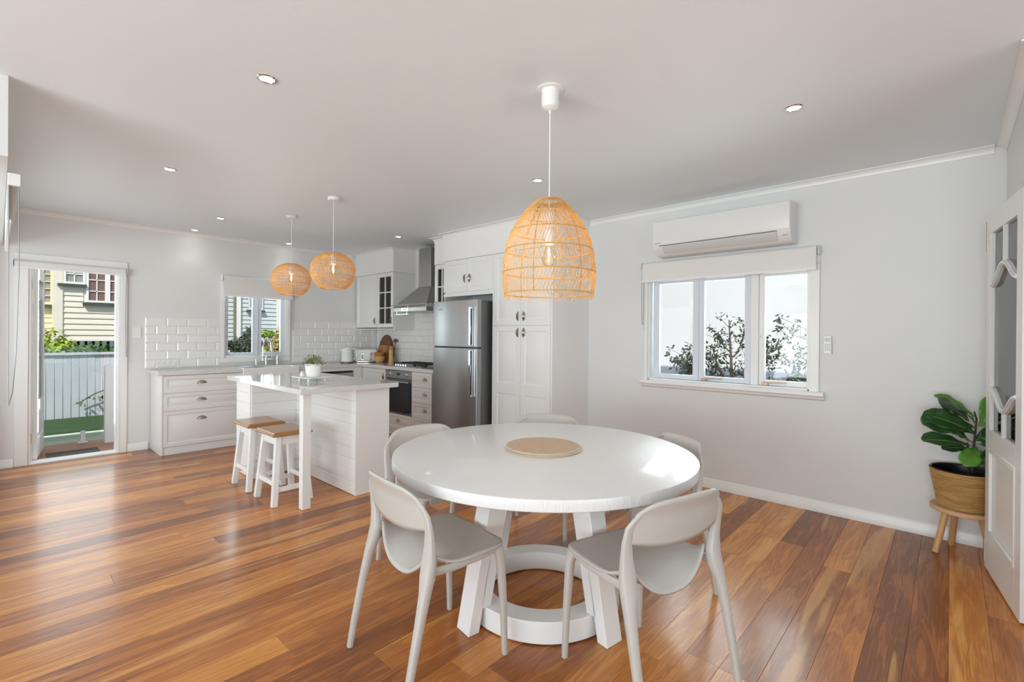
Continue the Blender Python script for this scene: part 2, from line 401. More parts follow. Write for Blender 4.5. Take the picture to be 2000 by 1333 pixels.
# cornices
def cove(a0, a1, wall, pos, sgn, tr, q=.046):
    # profile points: (distance from wall, z)
    pr_ = [(0, ZC-.001), (q, ZC-.001), (q, ZC-.008)]
    for i in range(7):
        t = pi/2*i/6; pr_.append((q-.006-(q-.012)*sin(t), ZC-.008-(q-.012)*(1-cos(t))))
    pr_ += [(.004, ZC-q), (0, ZC-q)]
    m = MB(); m.prism([(pos+sgn*d, z) for d, z in pr_], 'y' if wall == 'B' else 'x', a0, a1)
    return struct(m.build(tr, M['trim']))
cove(-.236+.046, 2.76, 'B', XB-.0005, -1, 'trim_1')
cove(XD+.02, 3.60, 'A', YA-.0005, -1, 'trim_2')
cove(2.76, 4.17, 'A', -.2445, 1, 'trim_3')
def base_prof(h=.085): return [(0, 0.001), (.016, 0.001), (.016, h*.62), (.012, h*.70), (.012, h*.78), (.007, h*.92), (.003, h), (0, h)]
def baseb(name, wall, pos, sgn, a0, a1):
    m = MB(); m.prism([(pos+sgn*d, z) for d, z in base_prof()], 'y' if wall == 'B' else 'x', a0, a1); return struct(m.build(name, M['trim'], bevel=0))
baseb('baseboard_right', 'B', XB-.0005, -1, -.218, 2.77)
baseb('baseboard_back', 'A', YA-.0005, -1, .965, 1.148)
baseb('baseboard_left', 'A', YA-.0005, -1, -1.2, .108)
baseb('baseboard_near', 'A', -.2445, 1, 3.92, 4.155)

# ---------------------------------------------------------------- wall tiles (bevelled, each its own piece)
TW, TH = .2, .0953
tile_cache = {}
def tile_mesh(wd, h, wall):
    k = (round(wd, 3), round(h, 3), wall)
    if k in tile_cache: return tile_cache[k]
    g = .0012; c = min(.012, wd/4, h/4); d = .008; m = MB(); vs = []
    for i, n in ((g, 0), (g, .0035), (c, d)):
        for u, v in ((i, i), (wd-i, i), (wd-i, h-i), (i, h-i)):
            vs.append((u, -n, v) if wall == 'A' else (-n, -u, v))
    fs = [(k2*4+i, k2*4+(i+1) % 4, k2*4+4+(i+1) % 4, k2*4+4+i) for k2 in range(2) for i in range(4)]+[(8, 9, 10, 11), (3, 2, 1, 0)]
    m.add(vs, fs); me = m.mesh('tile', sharp=15); me.materials.append(M['tile']); tile_cache[k] = me; return me
def tiles(parent, wall, pos, a0, a1, z0, z1, phase=0, skip=None):
    # a runs to the right as seen from the room
    g = MB()
    if wall == 'A': g.box(a0, a1, pos-.003, pos, z0, z1)
    else: g.box(pos-.003, pos, -a0, -a1, z0, z1)
    go = g.build('grout', M['grout'], parent)
    r = 0; z = z1
    while z > z0+.012:
        h = min(TH, z-z0); a = a0; first = True
        ph = (TW/2 if (r+phase) % 2 else 0)
        while a < a1-.004:
            wd = TW if not first or ph == 0 else TW-ph
            first = False; wd = min(wd, a1-a)
            if wd > .012 and not (skip and skip(a+wd/2, z-h/2)):
                o = bpy.data.objects.new('tile', tile_mesh(wd, h, wall)); COL.objects.link(o); o.parent = parent
                L_ = Vector((a, pos-.003, z-h)) if wall == 'A' else Vector((pos-.003, -a, z-h))
                o.location = L_-OFF[parent.name]; o.rotation_euler = (rr.gauss(0, .0022), rr.gauss(0, .0022), rr.gauss(0, .0022))
            a += wd
        z -= h; r += 1
tiles(wall_back, 'A', YA, 1.117, 1.862, .905, 1.476)
tiles(wall_back, 'A', YA, 2.735, XK-.01, .905, 1.476, 1)
tiles(wall_kitchen, 'B', XK, -6.60, -4.42, .905, 1.86, 0, lambda a, z: (z > 1.50 and not -5.56 < a < -4.70) )

# ---------------------------------------------------------------- left door: casing, leaf, blind
m = MB()
for a, b in ((.110, DX0), (DX1, .962)):
    m.box(a, b, YA-.018, YA-.0005, 0.001, DZ)
    e = b if a < .2 else a
m.box(.110, .962, YA-.018, YA-.0005, DZ+.0005, DZ+.075)
m.box(DX0, DX0+.02, YA, YA+.149, 0.001, DZ); m.box(DX1-.02, DX1, YA, YA+.149, 0.001, DZ); m.box(DX0, DX1, YA, YA+.149, DZ-.02, DZ)
m.box(DX0+.02, DX0+.032, YA+.05, YA+.149, 0.001, DZ-.02); m.box(DX1-.032, DX1-.02, YA+.05, YA+.149, 0.001, DZ-.02)
d1 = struct(m.build('door_1', M['trim'], bevel=.003))
MB().box(DX0+.0, DX1-.0, YA-.004, YA+.16, -.001, .014).build('threshold', M['trim'], d1, bevel=.003)
# open leaf folded outwards beside the left jamb
lf = MB(); a = radians(83); px, py = DX0+.036, YA+.155; LW, LT = .66, .036
def leafP(u, t, z): return Vector((px+u*cos(a)+t*sin(a), py+u*sin(a)-t*cos(a), z))
def lbox(mm, u0, u1, z0, z1, t0=0, t1=LT):
    vs = [leafP(u, t, z) for z in (z0, z1) for u, t in ((u0, t0), (u1, t0), (u1, t1), (u0, t1))]
    mm.add(vs, [(0,3,2,1),(4,5,6,7),(0,1,5,4),(1,2,6,5),(2,3,7,6),(3,0,4,7)])
lbox(lf, 0, .1, .02, 1.96); lbox(lf, LW-.1, LW, .02, 1.96); lbox(lf, .1, LW-.1, 1.84, 1.96); lbox(lf, .1, LW-.1, .02, .22); lbox(lf, .1, LW-.1, .5, .6); lbox(lf, .1, LW-.1, .22, .5, .01, LT-.01)
leaf = lf.build('door_leaf', M['trim'], d1, bevel=.003)
g = MB(); lbox(g, .1, LW-.1, .6, 1.84, .015, .021); g.build('pane', M['pane'], leaf)
for z in (.25, .98, 1.78):
    h = MB().box(DX0+.0195, DX0+.0235, YA+.02, YA+.095, z-.05, z+.05); h.lathe([(.006, -.052), (.006, .052)], (DX0+.028, YA+.10, z), 10); h.build('hinge', M['nickel'], d1)

def roller(name, label, wall, a0, a1, ztop, zbot, pos, chain_a, chain_z):
    """roller blind: tube, rolled cloth, drop, bottom rail, brackets, bead chain"""
    t = thing(name, label, 'blind', ((a0+a1)/2, pos, zbot) if wall == 'A' else (pos, (a0+a1)/2, zbot))
    def B(m, s0, s1, d0, d1, z0, z1):   # s along wall, d distance out of the wall
        return m.box(s0, s1, pos-d0, pos-d1, z0, z1) if wall == 'A' else m.box(pos-d0, pos-d1, s0, s1, z0, z1)
    R_ = .03; zc = ztop-R_
    ax = 'x' if wall == 'A' else 'y'
    m = MB(); s0, s1 = sorted((a0, a1))
    c = (s0, pos-.045, zc) if wall == 'A' else (pos-.045, s0, zc)
    m.lathe([(R_, .008), (R_, s1-s0-.008)], c, 24, ax); m.build('roll', M['blind'], t)
    B(MB(), s0+.01, s1-.01, .072, .0745, zbot+.02, zc).build('cloth', M['blind'], t)
    B(MB(), s0+.006, s1-.006, .066, .080, zbot, zbot+.022).build('bottom_rail', M['cab_side'], t, bevel=.004)
    for s in (s0-.004, s1): B(MB(), s, s+.004, 0, .075, zc-.035, zc+.032).build('bracket', M['plastic_white'], t)
    if chain_a is not None:
        m = MB(); x = chain_a
        pts = []
        for i in range(25):
            tt = 2*pi*i/24; h = (zc-chain_z)/2
            pts.append((x+(.010*sin(tt)), (zc+chain_z)/2+h*cos(tt)))
        P3 = [((s, pos-.03, z) if wall == 'A' else (pos-.03, s, z)) for s, z in pts[:-1]]
        m.tube(P3, .0022, 5, closed=True); m.build('chain', M['chain'], t)
        if chain_z > .9:
            c = (x, pos-.03, chain_z) if wall == 'A' else (pos-.03, x, chain_z)
            MB().lathe([(.003, -.03), (.006, -.025), (.006, .01), (.003, .02)], c, 8).build('tensioner', M['plastic_white'], t)
    return t
roller('roller_blind', 'white roller blind rolled up over the open garden door', 'A', .100, .946, 1.995, 1.912, YA-.002, .955, 1.02)
roller('roller_blind', 'cream roller blind part lowered over the kitchen sink window', 'A', 1.862, 2.705, 2.02, 1.76, YA-.02, 2.722, 1.33)
roller('roller_blind', 'white roller blind part lowered over the three-pane dining window', 'B', .722, 2.13, 1.99, 1.806, XB-.02, 2.137, 1.40)

# ---------------------------------------------------------------- kitchen window
m = MB()
for a, b, z0, z1 in ((1.862, WX0, WZ0, WZ1), (WX1, 2.70, WZ0, WZ1), (1.862, 2.70, .945, WZ0-.0005), (1.862, 2.70, WZ1+.0005, 1.96)): m.box(a, b, YA-.02, YA-.001, z0, z1)
m.box(WX0, WX0+.015, YA, YA+.149, WZ0, WZ1); m.box(WX1-.015, WX1, YA, YA+.149, WZ0, WZ1); m.box(WX0, WX1, YA, YA+.149, WZ0, WZ0+.015); m.box(WX0, WX1, YA, YA+.149, WZ1-.015, WZ1)
w2_ = struct(m.build('window_2', M['trim'], bevel=.003))
mid = 2.30
for s0, s1 in ((WX0+.016, mid-.012), (mid+.012, WX1-.016)):
    m = MB(); f = .042
    m.box(s0, s0+f, YA+.05, YA+.09, WZ0+.017, WZ1-.017); m.box(s1-f, s1, YA+.05, YA+.09, WZ0+.017, WZ1-.017); m.box(s0+f, s1-f, YA+.05, YA+.09, WZ0+.017, WZ0+.017+f); m.box(s0+f, s1-f, YA+.05, YA+.09, WZ1-.017-f, WZ1-.017)
    s = m.build('sash', M['sash'], w2_, bevel=.002)
    MB().box(s0+f, s1-f, YA+.066, YA+.071, WZ0+.017+f, WZ1-.017-f).build('pane', M['pane'], s)
MB().box(mid-.012, mid+.012, YA+.04, YA+.10, WZ0+.016, WZ1-.016).build('mullion', M['sash'], w2_, bevel=.002)

# ---------------------------------------------------------------- dining window (three lights)
m = MB()
for y0, y1, z0, z1 in ((.72, VY0, .86, VZ1), (VY1, 2.135, .86, VZ1), (.72, 2.135, VZ1+.0005, 1.93)): m.box(XB-.02, XB-.001, y0, y1, z0, z1)
m.box(XB, XB+.149, VY0, VY0+.015, VZ0, VZ1); m.box(XB, XB+.149, VY1-.015, VY1, VZ0, VZ1); m.box(XB, XB+.149, VY0, VY1, VZ0, VZ0+.015); m.box(XB, XB+.149, VY0, VY1, VZ1-.015, VZ1)
m.box(XB+.04, XB+.10, 1.155, 1.215, VZ0+.015, VZ1-.015)
w1_ = struct(m.build('window_1', M['trim'], bevel=.003))
m = MB().prism([(XB-.001, .90), (XB-.062, .90), (XB-.066, .893), (XB-.066, .874), (XB-.058, .866), (XB-.035, .862), (XB-.03, .845), (XB-.012, .835), (XB-.001, .835)], 'y', .685, 2.16)
m.build('window_sill', M['trim'], w1_)
for k, (g0, g1, fl, fr_) in enumerate(((2.02, 1.70, .06, .05), (1.60, 1.265, .045, .045), (1.112, .815, .042, .024))):
    m = MB(); z0, z1 = VZ0+.017, VZ1-.017; y0, y1 = g0+fl, g1-fr_
    xa, xb = XB+.055, XB+.095
    m.box(xa, xb, y0, g0, z0, z1); m.box(xa, xb, g1, y1, z0, z1); m.box(xa, xb, g0, g1, z0, z0+.04); m.box(xa, xb, g0, g1, z1-.045, z1)
    s = m.build('sash', M['sash'] if k < 2 else M['trim'], w1_, bevel=.002)
    MB().box(xa+.016, xa+.021, g1, g0, z0+.04, z1-.045).build('pane', M['pane'], s)
    if k:
        yl = g0-.02
        lt = MB().box(xa-.02, xa-.002, yl-.012, yl+.035, VZ0+.016, VZ0+.040); lt.bar((xa-.014, yl, VZ0+.038), (xa-.02, yl-.14, VZ0+.046), .012, .008); lt.build('latch', M['brass'], s, bevel=.001)
MB().box(XB+.052, XB+.055, 1.142, 1.158, 1.30, 1.318).build('catch', M['chrome'], w1_)

# ---------------------------------------------------------------- cabinets
def drawer_unit(root, F, u0, u1, splits, matn='cab', cupu=None):
    for (v0, v1) in splits:
        m = MB(); panel(m, F, u0+.0015, u1-.0015, v0+.0015, v1-.0015, fr=.038)
        d = m.build('drawer', M[matn], root); Fh = Fr(F.p(0, 0, .02), 'A' if F.N.y else 'B')
        hv = v1-.095 if v1-v0 < .25 else v1-.095
        cup(Fh, (u0+u1)/2 if cupu is None else cupu, max(hv, (v0+v1)/2-.012) if v1-v0 < .25 else v1-.11, d)
YF = 6.126       # carcass front of the sink run
t = thing('drawer_cabinet', 'cream three-drawer base cabinet at the left end beneath the worktop', 'cabinet', (1.56, 6.36, 0))
FA = Fr((0, YF, 0), 'A')
m = MB().box(1.19, 1.955, YF, YA-.02, .085, .845); m.build('body', M['cab'], t)
MB().box(1.172, 1.189, YF-.022, YA-.02, 0.001, .849).build('side_panel', M['cab_side'], t, bevel=.001)
MB().box(1.190, 1.955, YF-.012, YF+.006, 0.001, .082).build('plinth', M['cab'], t, bevel=.001)
drawer_unit(t, FA, 1.19, 1.955, ((.085, .468), (.468, .658), (.658, .845)), cupu=1.545)
# sink unit + dishwasher
t = thing('sink_cabinet', 'cream two-door cabinet under the white apron-front sink', 'cabinet', (2.28, 6.36, 0))
MB().box(1.957, 2.615, YF, YA-.02, .085, .66).build('body', M['cab'], t)
MB().box(1.957, 2.615, YF-.012, YF+.006, 0.001, .082).build('plinth', M['cab'], t)
for a, b, fl in ((1.957, 2.286, 1), (2.286, 2.615, -1)):
    m = MB(); panel(m, FA, a+.0015, b-.0015, .087, .655, fr=.05); d = m.build('door', M['cab'], t)
    cup(Fr((0, YF-.02, 0), 'A'), 2.286-.035*fl, .56, d, True, -fl)
t = thing('dishwasher', 'built-in dishwasher with a dark front recessed under the worktop', 'dishwasher', (3.0, 6.36, 0))
MB().box(2.62, 3.405, YF+.02, YA-.02, .02, .80).build('body', M['steel_dark'], t)
MB().box(2.66, 3.37, YF+.0, YF+.02, .12, .775).build('front_panel', M['steel'], t, bevel=.003)
MB().box(2.66, 3.37, YF+.004, YF+.02, .777, .80).build('control_strip', M['black'], t)
m = MB(); m.box(2.617, 3.374, YF-.018, YF+.018, .8035, .848); m.box(2.617, 2.655, YF-.018, YF+.018, .10, .803); m.box(3.375, 3.517, YF-.018, YF+.018, .0015, .848); m.box(2.617, 3.375, YF-.01, YF+.018, .0015, .10)
tag(m.build('filler_frame', M['cab'], bevel=.001), 'cream cabinet frame around the dark dishwasher in the corner run', 'frame')
# wall-B run
XF = 3.52
FB = Fr((XF, 0, 0), 'B')
t = thing('corner_cabinet', 'cream one-door base cabinet between corner and oven', 'cabinet', (3.76, 5.8, 0))
MB().box(XF, XK-.01, 5.51, 6.10, .085, .845).build('body', M['cab'], t)
m = MB(); panel(m, FB, -6.085, -5.512, .087, .843, fr=.05); d = m.build('door', M['cab'], t)
cup(Fr((XF-.02, 0, 0), 'B'), -5.55, .75, d, True, -1)
MB().box(XF+.0, XF+.02, 4.50, 6.10, .0015, .083).build('plinth', M['cab'], t)
t = thing('wall_oven', 'stainless under-bench oven with two knobs and black glass door', 'oven', (3.76, 5.21, .285))
MB().box(XF, XK-.01, 4.925, 5.505, .287, .845).build('body', M['steel_dark'], t)
FO = Fr((XF, 0, 0), 'B')
m = MB(); FO.box(m, -5.500, -4.927, .742, .842, 0, .02); m.build('control_panel', M['steel'], t, bevel=.002)
for u in (-5.40, -5.03): MB().lathe([(.022, 0), (.022, -.006), (.016, -.008), (.014, -.03)], (XF-.02, -u, .79), 16, 'x').build('knob', M['chrome'], t)
m = MB(); FO.box(m, -5.245, -5.185, .785, .81, .02, .0215); m.build('clock', M['black'], t)
m = MB(); FO.box(m, -5.500, -4.927, .292, .736, 0, .02); d = m.build('door', M['steel_dark'], t, bevel=.002)
m = MB(); FO.box(m, -5.49, -4.94, .31, .70, .02, .0225); m.build('window', M['black_glass'], d)
m = MB(); m.tube([FO.p(-5.47, .705, .055), FO.p(-4.96, .705, .055)], .008, 8); m.tube([FO.p(-5.44, .705, .02), FO.p(-5.44, .705, .055)], .006, 6); m.tube([FO.p(-4.99, .705, .02), FO.p(-4.99, .705, .055)], .006, 6); m.build('handle', M['chrome'], d)
t = thing('drawer_cabinet', 'narrow cream drawer stack between oven and fridge', 'cabinet', (3.76, 4.7, .085))
MB().box(XF, XK-.01, 4.52, 4.918, .085, .845).build('body', M['cab'], t)
drawer_unit(t, FB, -4.92, -4.52, ((.085, .286), (.286, .468), (.468, .660), (.660, .845)), cupu=-4.66)
t = thing('drawer_cabinet', 'low cream drawer directly below the oven', 'cabinet', (3.76, 5.21, .085))
MB().box(XF, XK-.01, 4.925, 5.505, .085, .283).build('body', M['cab'], t)
drawer_unit(t, FB, -5.505, -4.922, ((.085, .284),))

# worktop: continuous L, with the sink bay left open
m = MB(); zt0, zt1 = .8495, .892
m.prism([(1.145, YF-.03), (1.953, YF-.03), (1.953, 6.50), (2.612, 6.50), (2.612, YF-.03), (3.485, YF-.03), (3.485, 4.455), (XK-.004, 4.455), (XK-.004, YA-.012), (1.145, YA-.012)], 'z', zt0, zt1)
tag(m.build('worktop', M['stone'], bevel=.002), 'L-shaped pale stone worktop running along the tiled kitchen walls', 'worktop')
# sink
t = thing('apron_sink', 'white apron-front butler sink with ribbed drainer under the kitchen window', 'sink', (2.28, 6.3, .66))
SY, SYb = YF-.045, 6.498
m = MB(); m.box(1.956, 2.609, SY, SY+.03, .667, .898); m.box(1.956, 1.99, SY+.03, SYb, .667, .898); m.box(2.575, 2.609, SY+.03, SYb, .667, .898); m.box(1.99, 2.575, SYb-.06, SYb, .667, .898); m.box(1.99, 2.575, SY+.03, SYb-.06, .667, .70)
m.box(2.30, 2.575, SY+.03, SYb-.06, .86, .886)
m.build('basin', M['ceramic'], t, bevel=.006)
m = MB()
for i in range(13): m.box(2.315+i*.02, 2.323+i*.02, SY+.06, SYb-.08, .886, .891)
o = m.build('drainer_ribs', M['ceramic'], t); o['kind'] = 'stuff'
m = MB().box(1.965, 2.20, SY+.05, SY+.32, .8985, .9045); tag(m.build('draining_mat', M['steel_dark'], bevel=.002), 'flat dark grey mat lying on the left of the white sink', 'mat')
# tap
t = thing('kitchen_tap', 'chrome gooseneck bridge tap with two cross handles behind the sink', 'tap', (2.40, 6.52, .893))
m = MB()
for x in (2.37, 2.51): m.lathe([(.026, 0), (.026, .006), (.014, .012), (.012, .07), (.017, .075), (.017, .10), (.01, .105)], (x, 6.535, .893), 16)
m.tube([(2.37, 6.535, .965), (2.51, 6.535, .965)], .011, 10); m.build('bridge', M['chrome'], t)
pts = [(2.44, 6.535, .965), (2.44, 6.535, 1.12)]+[(2.44-.075*(1-cos(pi*i/12)), 6.535-.06*(1-cos(pi*i/12)), 1.12+.125*sin(pi*i/12)) for i in range(1, 13)]+[(2.29, 6.415, 1.05), (2.29, 6.415, 1.00)]
MB().tube(pts, .0105, 10).build('spout', M['chrome'], t)
MB().lathe([(.012, .05), (.016, .04), (.017, 0), (.013, -.005)], (2.29, 6.415, .965), 14).build('spray_head', M['chrome'], t)
for x in (2.37, 2.51):
    m = MB(); m.tube([(x, 6.535, .995), (x, 6.535, 1.02)], .007, 8)
    m.tube([(x-.028, 6.535, 1.012), (x+.028, 6.535, 1.012)], .0055, 8); m.tube([(x, 6.507, 1.012), (x, 6.563, 1.012)], .0055, 8); m.build('cross_handle', M['chrome'], t)
MB().lathe([(.018, 0), (.018, .004), (.008, .01), (.007, .06), (.012, .065), (.012, .08)], (2.25, 6.535, .893), 12).build('side_spray', M['chrome'], t)

# upper cabinets, bulkhead
XU = 3.686
FU = Fr((XU, 0, 0), 'B')
def glass_door(root, F, u0, u1, v0, v1, cols, rws):
    m = MB(); f = .055; t0 = .02
    for a, b, c, d in ((u0, u0+f, v0, v1), (u1-f, u1, v0, v1), (u0+f, u1-f, v0, v0+f), (u0+f, u1-f, v1-f, v1)): F.box(m, a, b, c, d, 0, t0)
    for i in range(1, cols):
        u = u0+f+(u1-u0-2*f)*i/cols; F.box(m, u-.008, u+.008, v0+f, v1-f, .004, t0)
    for i in range(1, rws):
        v = v0+f+(v1-v0-2*f)*i/rws; F.box(m, u0+f, u1-f, v-.008, v+.008, .004, t0)
    d_ = m.build('door', M['cab'], root, bevel=.002)
    m = MB(); F.box(m, u0+f, u1-f, v0+f, v1-f, .006, .009); m.build('pane', M['pane_cab'], d_)
    return d_
t = thing('wall_cabinet', 'upper cabinet with one solid and one six-pane glass door, left of the hood', 'cabinet', (3.85, 6.1, 1.385))
m = MB(); m.box(XU, XK-.002, 5.60, 5.618, 1.39, 2.168); m.box(XU, XK-.002, 6.58, YA-.015, 1.39, 2.168); m.box(XU+.001, XK-.002, 5.60, YA-.015, 1.375, 1.3895); m.box(XU+.001, XK-.013, 5.6185, 6.5795, 2.15, 2.167); m.box(XK-.012, XK-.003, 5.6185, 6.5795, 1.391, 2.167)
m.box(XU+.001, XK-.0125, 6.00, 6.018, 1.391, 2.149); m.box(XU+.03, XK-.0125, 5.6185, 5.9995, 1.66, 1.672); m.box(XU+.03, XK-.0125, 5.6185, 5.9995, 1.92, 1.932); m.build('body', M['cab'], t)
m = MB(); panel(m, FU, -6.575, -6.011, 1.405, 2.165, fr=.06); d = m.build('door', M['cab'], t); cup(Fr((XU-.02, 0, 0), 'B'), -6.05, 1.50, d, True, -1)
d = glass_door(t, FU, -6.006, -5.602, 1.405, 2.165, 2, 3); cup(Fr((XU-.02, 0, 0), 'B'), -5.632, 1.50, d, True, -1)
t = thing('wall_cabinet', 'narrow glass-door upper cabinet between hood and fridge', 'cabinet', (3.85, 4.54, 1.385))
m = MB(); m.box(XU, XK-.002, 4.67, 4.688, 1.39, 2.168); m.box(XU, XK-.002, 4.412, 4.43, 1.39, 2.168); m.box(XU+.001, XK-.002, 4.412, 4.688, 1.375, 1.3895); m.box(XU+.001, XK-.013, 4.4305, 4.6695, 2.15, 2.167); m.box(XK-.012, XK-.003, 4.4305, 4.6695, 1.391, 2.167); m.box(XU+.03, XK-.0125, 4.4305, 4.6695, 1.92, 1.932)
m.build('body', M['cab'], t); glass_door(t, FU, -4.69, -4.412, 1.405, 2.165, 2, 3)
XP = 3.57
t = thing('over_fridge_cabinet', 'two-door cream cabinet above the steel fridge', 'cabinet', (3.8, 3.99, 1.8))
FP = Fr((XP+.02, 0, 0), 'B')
MB().box(XP+.02, XK-.002, 3.582, 4.40, 1.785, 2.168).build('body', M['cab'], t)
for a, b, fl in ((-4.40, -3.992, 1), (-3.989, -3.582, -1)):
    m = MB(); panel(m, FP, a, b, 1.80, 2.165, fr=.05); d = m.build('door', M['cab'], t); cup(Fr((XP, 0, 0), 'B'), -3.99-.03*fl, 1.945, d, True, -fl)
MB().box(XP+.003, XP+.018, 3.582, 4.40, 1.75, 1.785).build('light_rail', M['cab'], t)
MB().box(XP+.02, XK-.002, 4.394, 4.408, .002, 1.784).build('side_panel', M['cab'], t)
# pantry
t = thing('pantry_cabinet', 'tall cream four-door pantry cabinet right of the fridge', 'cabinet', (3.8, 3.18, 0))
MB().box(XP+.02, XK-.003, 2.795, 3.562, .002, 2.168).build('body', M['cab'], t)
MB().box(XP, XB-.002, 2.776, 2.793, .002, 2.168).build('side_panel', M['cab_side'], t, bevel=.001)
MB().box(XP, XK-.003, 3.564, 3.580, .002, 2.168).build('side_panel', M['cab_side'], t, bevel=.001)
Fh = Fr((XP, 0, 0), 'B')
for a, b, fl in ((-3.562, -3.180, 1), (-3.177, -2.796, -1)):
    m = MB(); panel(m, FP, a, b, 1.408, 2.165, fr=.055); d = m.build('door', M['cab'], t); cup(Fh, -3.178-.03*fl, 1.50, d, True, -fl)
    m = MB(); panel(m, FP, a, b, .09, 1.403, fr=.055, mid=.76); d = m.build('door', M['cab'], t); cup(Fh, -3.178-.03*fl, 1.335, d, True, -fl)
# bulkhead above everything
m = MB(); m.box(XU-.02, XK-.001, 5.60, YA-.001, 2.17, ZC-.001); m.box(XU-.02, XK-.001, 4.40, 4.70, 2.17, ZC-.001); m.box(XP, XB-.001, 2.776, 4.40, 2.17, ZC-.001)
bulk = struct(m.build('trim_4', M['cab_side']))
def crown(pts, tr):
    # cove along a polyline of plan points (outer face), normals to the room side (left of travel)
    q = .05; prof = [(0, ZC-q), (.004, ZC-q)]+[(.004+(q-.008)*(1-cos(pi/2*i/6)), ZC-q+(q-.008)*sin(pi/2*i/6)) for i in range(7)]+[(q, ZC-.008), (q, ZC-.001), (0, ZC-.001)]
    n = len(prof); P_ = [Vector((*p, 0)) for p in pts]; vs = []
    for i, p in enumerate(P_):
        d0 = (P_[i]-P_[i-1]).normalized() if i else None; d1 = (P_[i+1]-P_[i]).normalized() if i < len(P_)-1 else None
        n0 = Vector((-d0.y, d0.x, 0)) if d0 else None; n1 = Vector((-d1.y, d1.x, 0)) if d1 else None
        if n0 is None: off = n1
        elif n1 is None: off = n0
        else: off = (n0+n1)/(1+n0.dot(n1))
        vs += [(p.x+off.x*d, p.y+off.y*d, z) for d, z in prof]
    fs = [(k*n+i, k*n+(i+1) % n, (k+1)*n+(i+1) % n, (k+1)*n+i) for k in range(len(P_)-1) for i in range(n)]
    fs += [tuple(range(n)), tuple((len(P_)-1)*n+i for i in range(n))]
    m = MB().add(vs, fs); return struct(m.build(tr, M['trim']))
crown([(XB, 2.776), (XP, 2.776), (XP, 4.40), (XU-.02, 4.40), (XU-.02, 4.70), (XK, 4.70), (XK, 5.60), (XU-.02, 5.60), (XU-.02, YA-.04)][::1], 'trim_5')

# range hood
t = thing('range_hood', 'stainless pyramid range hood with square chimney and thin rails', 'range hood', (3.8, 5.03, 1.6))
hy0, hy1, hx0 = 4.68, 5.40, 3.53; cy0, cy1, cx0 = 4.93, 5.19, 3.79
MB().box(cx0, XK-.004, cy0, cy1, 1.93, 2.445).build('chimney', M['steel'], t, bevel=.002)
vs = [(hx0, hy0, 1.655), (XK-.004, hy0, 1.655), (XK-.004, hy1, 1.655), (hx0, hy1, 1.655), (cx0-.004, cy0-.004, 1.935), (XK-.004, cy0-.004, 1.935), (XK-.004, cy1+.004, 1.935), (cx0-.004, cy1+.004, 1.935)]
MB().add(vs, [(0,3,2,1),(4,5,6,7),(0,1,5,4),(1,2,6,5),(2,3,7,6),(3,0,4,7)]).build('canopy', M['steel'], t)
MB().box(hx0, XK-.004, hy0, hy1, 1.60, 1.655).build('rim', M['steel'], t, bevel=.003)
MB().box(hx0-.002, hx0, 5.06, 5.20, 1.613, 1.642).build('control_plate', M['chrome'], t)
MB().box(hx0-.003, hx0-.002, 5.085, 5.175, 1.621, 1.634).build('buttons', M['black'], t)
for i in range(2):
    m = MB()
    for k in range(4): m.box(3.84+i*.075, 3.90+i*.075, cy0-.0015, cy0, 2.36+k*.016, 2.368+k*.016)
    m.build('vent_slots', M['black'], t)
m = MB(); z = 1.685; m.tube([(XK-.05, hy0-.012, z), (hx0-.012, hy0-.012, z), (hx0-.012, hy1+.012, z), (XK-.05, hy1+.012, z)], .004, 6)
for p in ((hx0-.012, hy0-.012), (hx0-.012, (hy0+hy1)/2), (hx0-.012, hy1+.012)): m.tube([(p[0], p[1], 1.64), (p[0], p[1], z)], .003, 6)
m.build('upper_rail', M['chrome'], t)
for a, b in ((5.00, 5.32),): 
    m = MB(); m.tube([(hx0-.02, a, 1.565), (hx0-.02, b, 1.565)], .0035, 6); m.tube([(hx0-.02, a+.05, 1.61), (hx0-.02, a+.05, 1.56)], .003, 6); m.tube([(hx0-.02, b-.05, 1.61), (hx0-.02, b-.05, 1.56)], .003, 6); m.build('lower_rail', M['chrome'], t)
m = MB(); m.tube([(hx0+.1, hy0-.015, 1.575), (hx0+.4, hy0-.015, 1.575)], .0035, 6); m.tube([(hx0+.15, hy0-.01, 1.61), (hx0+.15, hy0-.015, 1.575)], .003, 6); m.tube([(hx0+.35, hy0-.01, 1.61), (hx0+.35, hy0-.015, 1.575)], .003, 6); m.build('lower_rail', M['chrome'], t)

# fridge
t = thing('fridge', 'stainless top-mount fridge with long vertical bar handles', 'fridge', (3.75, 3.95, 0))
fy0, fy1, fx = 3.625, 4.36, 3.455
MB().box(fx+.005, XK-.03, fy0, fy1, .03, 1.675).build('body', M['steel_dark'], t, bevel=.004)
for z0, z1 in ((.05, 1.165), (1.178, 1.682)):
    m = MB(); z = []
    m.prism([(fx, fy0), (fx-.062, fy0), (fx-.068, fy0+.012), (fx-.072, (fy0+fy1)/2), (fx-.068, fy1-.012), (fx-.062, fy1), (fx, fy1)], 'z', z0, z1)
    d = m.build('door', M['fridge_steel'], t, bevel=.003)
    h0, h1 = ((.66, 1.155) if z0 < 1 else (1.19, 1.60))
    m = MB(); m.box(fx-.118, fx-.072, fy0+.040, fy0+.052, h0, h1); m.box(fx-.118, fx-.100, fy0+.040, fy0+.075, h0+.01, h1-.01)
    m.box(fx-.118, fx-.066, fy0+.035, fy0+.078, h0, h0+.02) if z0 < 1 else m.box(fx-.118, fx-.066, fy0+.035, fy0+.078, h1-.02, h1)
    m.build('handle', M['chrome'], d, bevel=.003)
    MB().box(fx-.0735, fx-.0705, fy0+.054, fy0+.10, h0+.02, h1-.02).build('handle_recess', M['black'], d)
MB().box(fx+.002, fx-.05, fy0+.01, fy1-.01, 1.166, 1.177).build('gasket', M['black'], t)
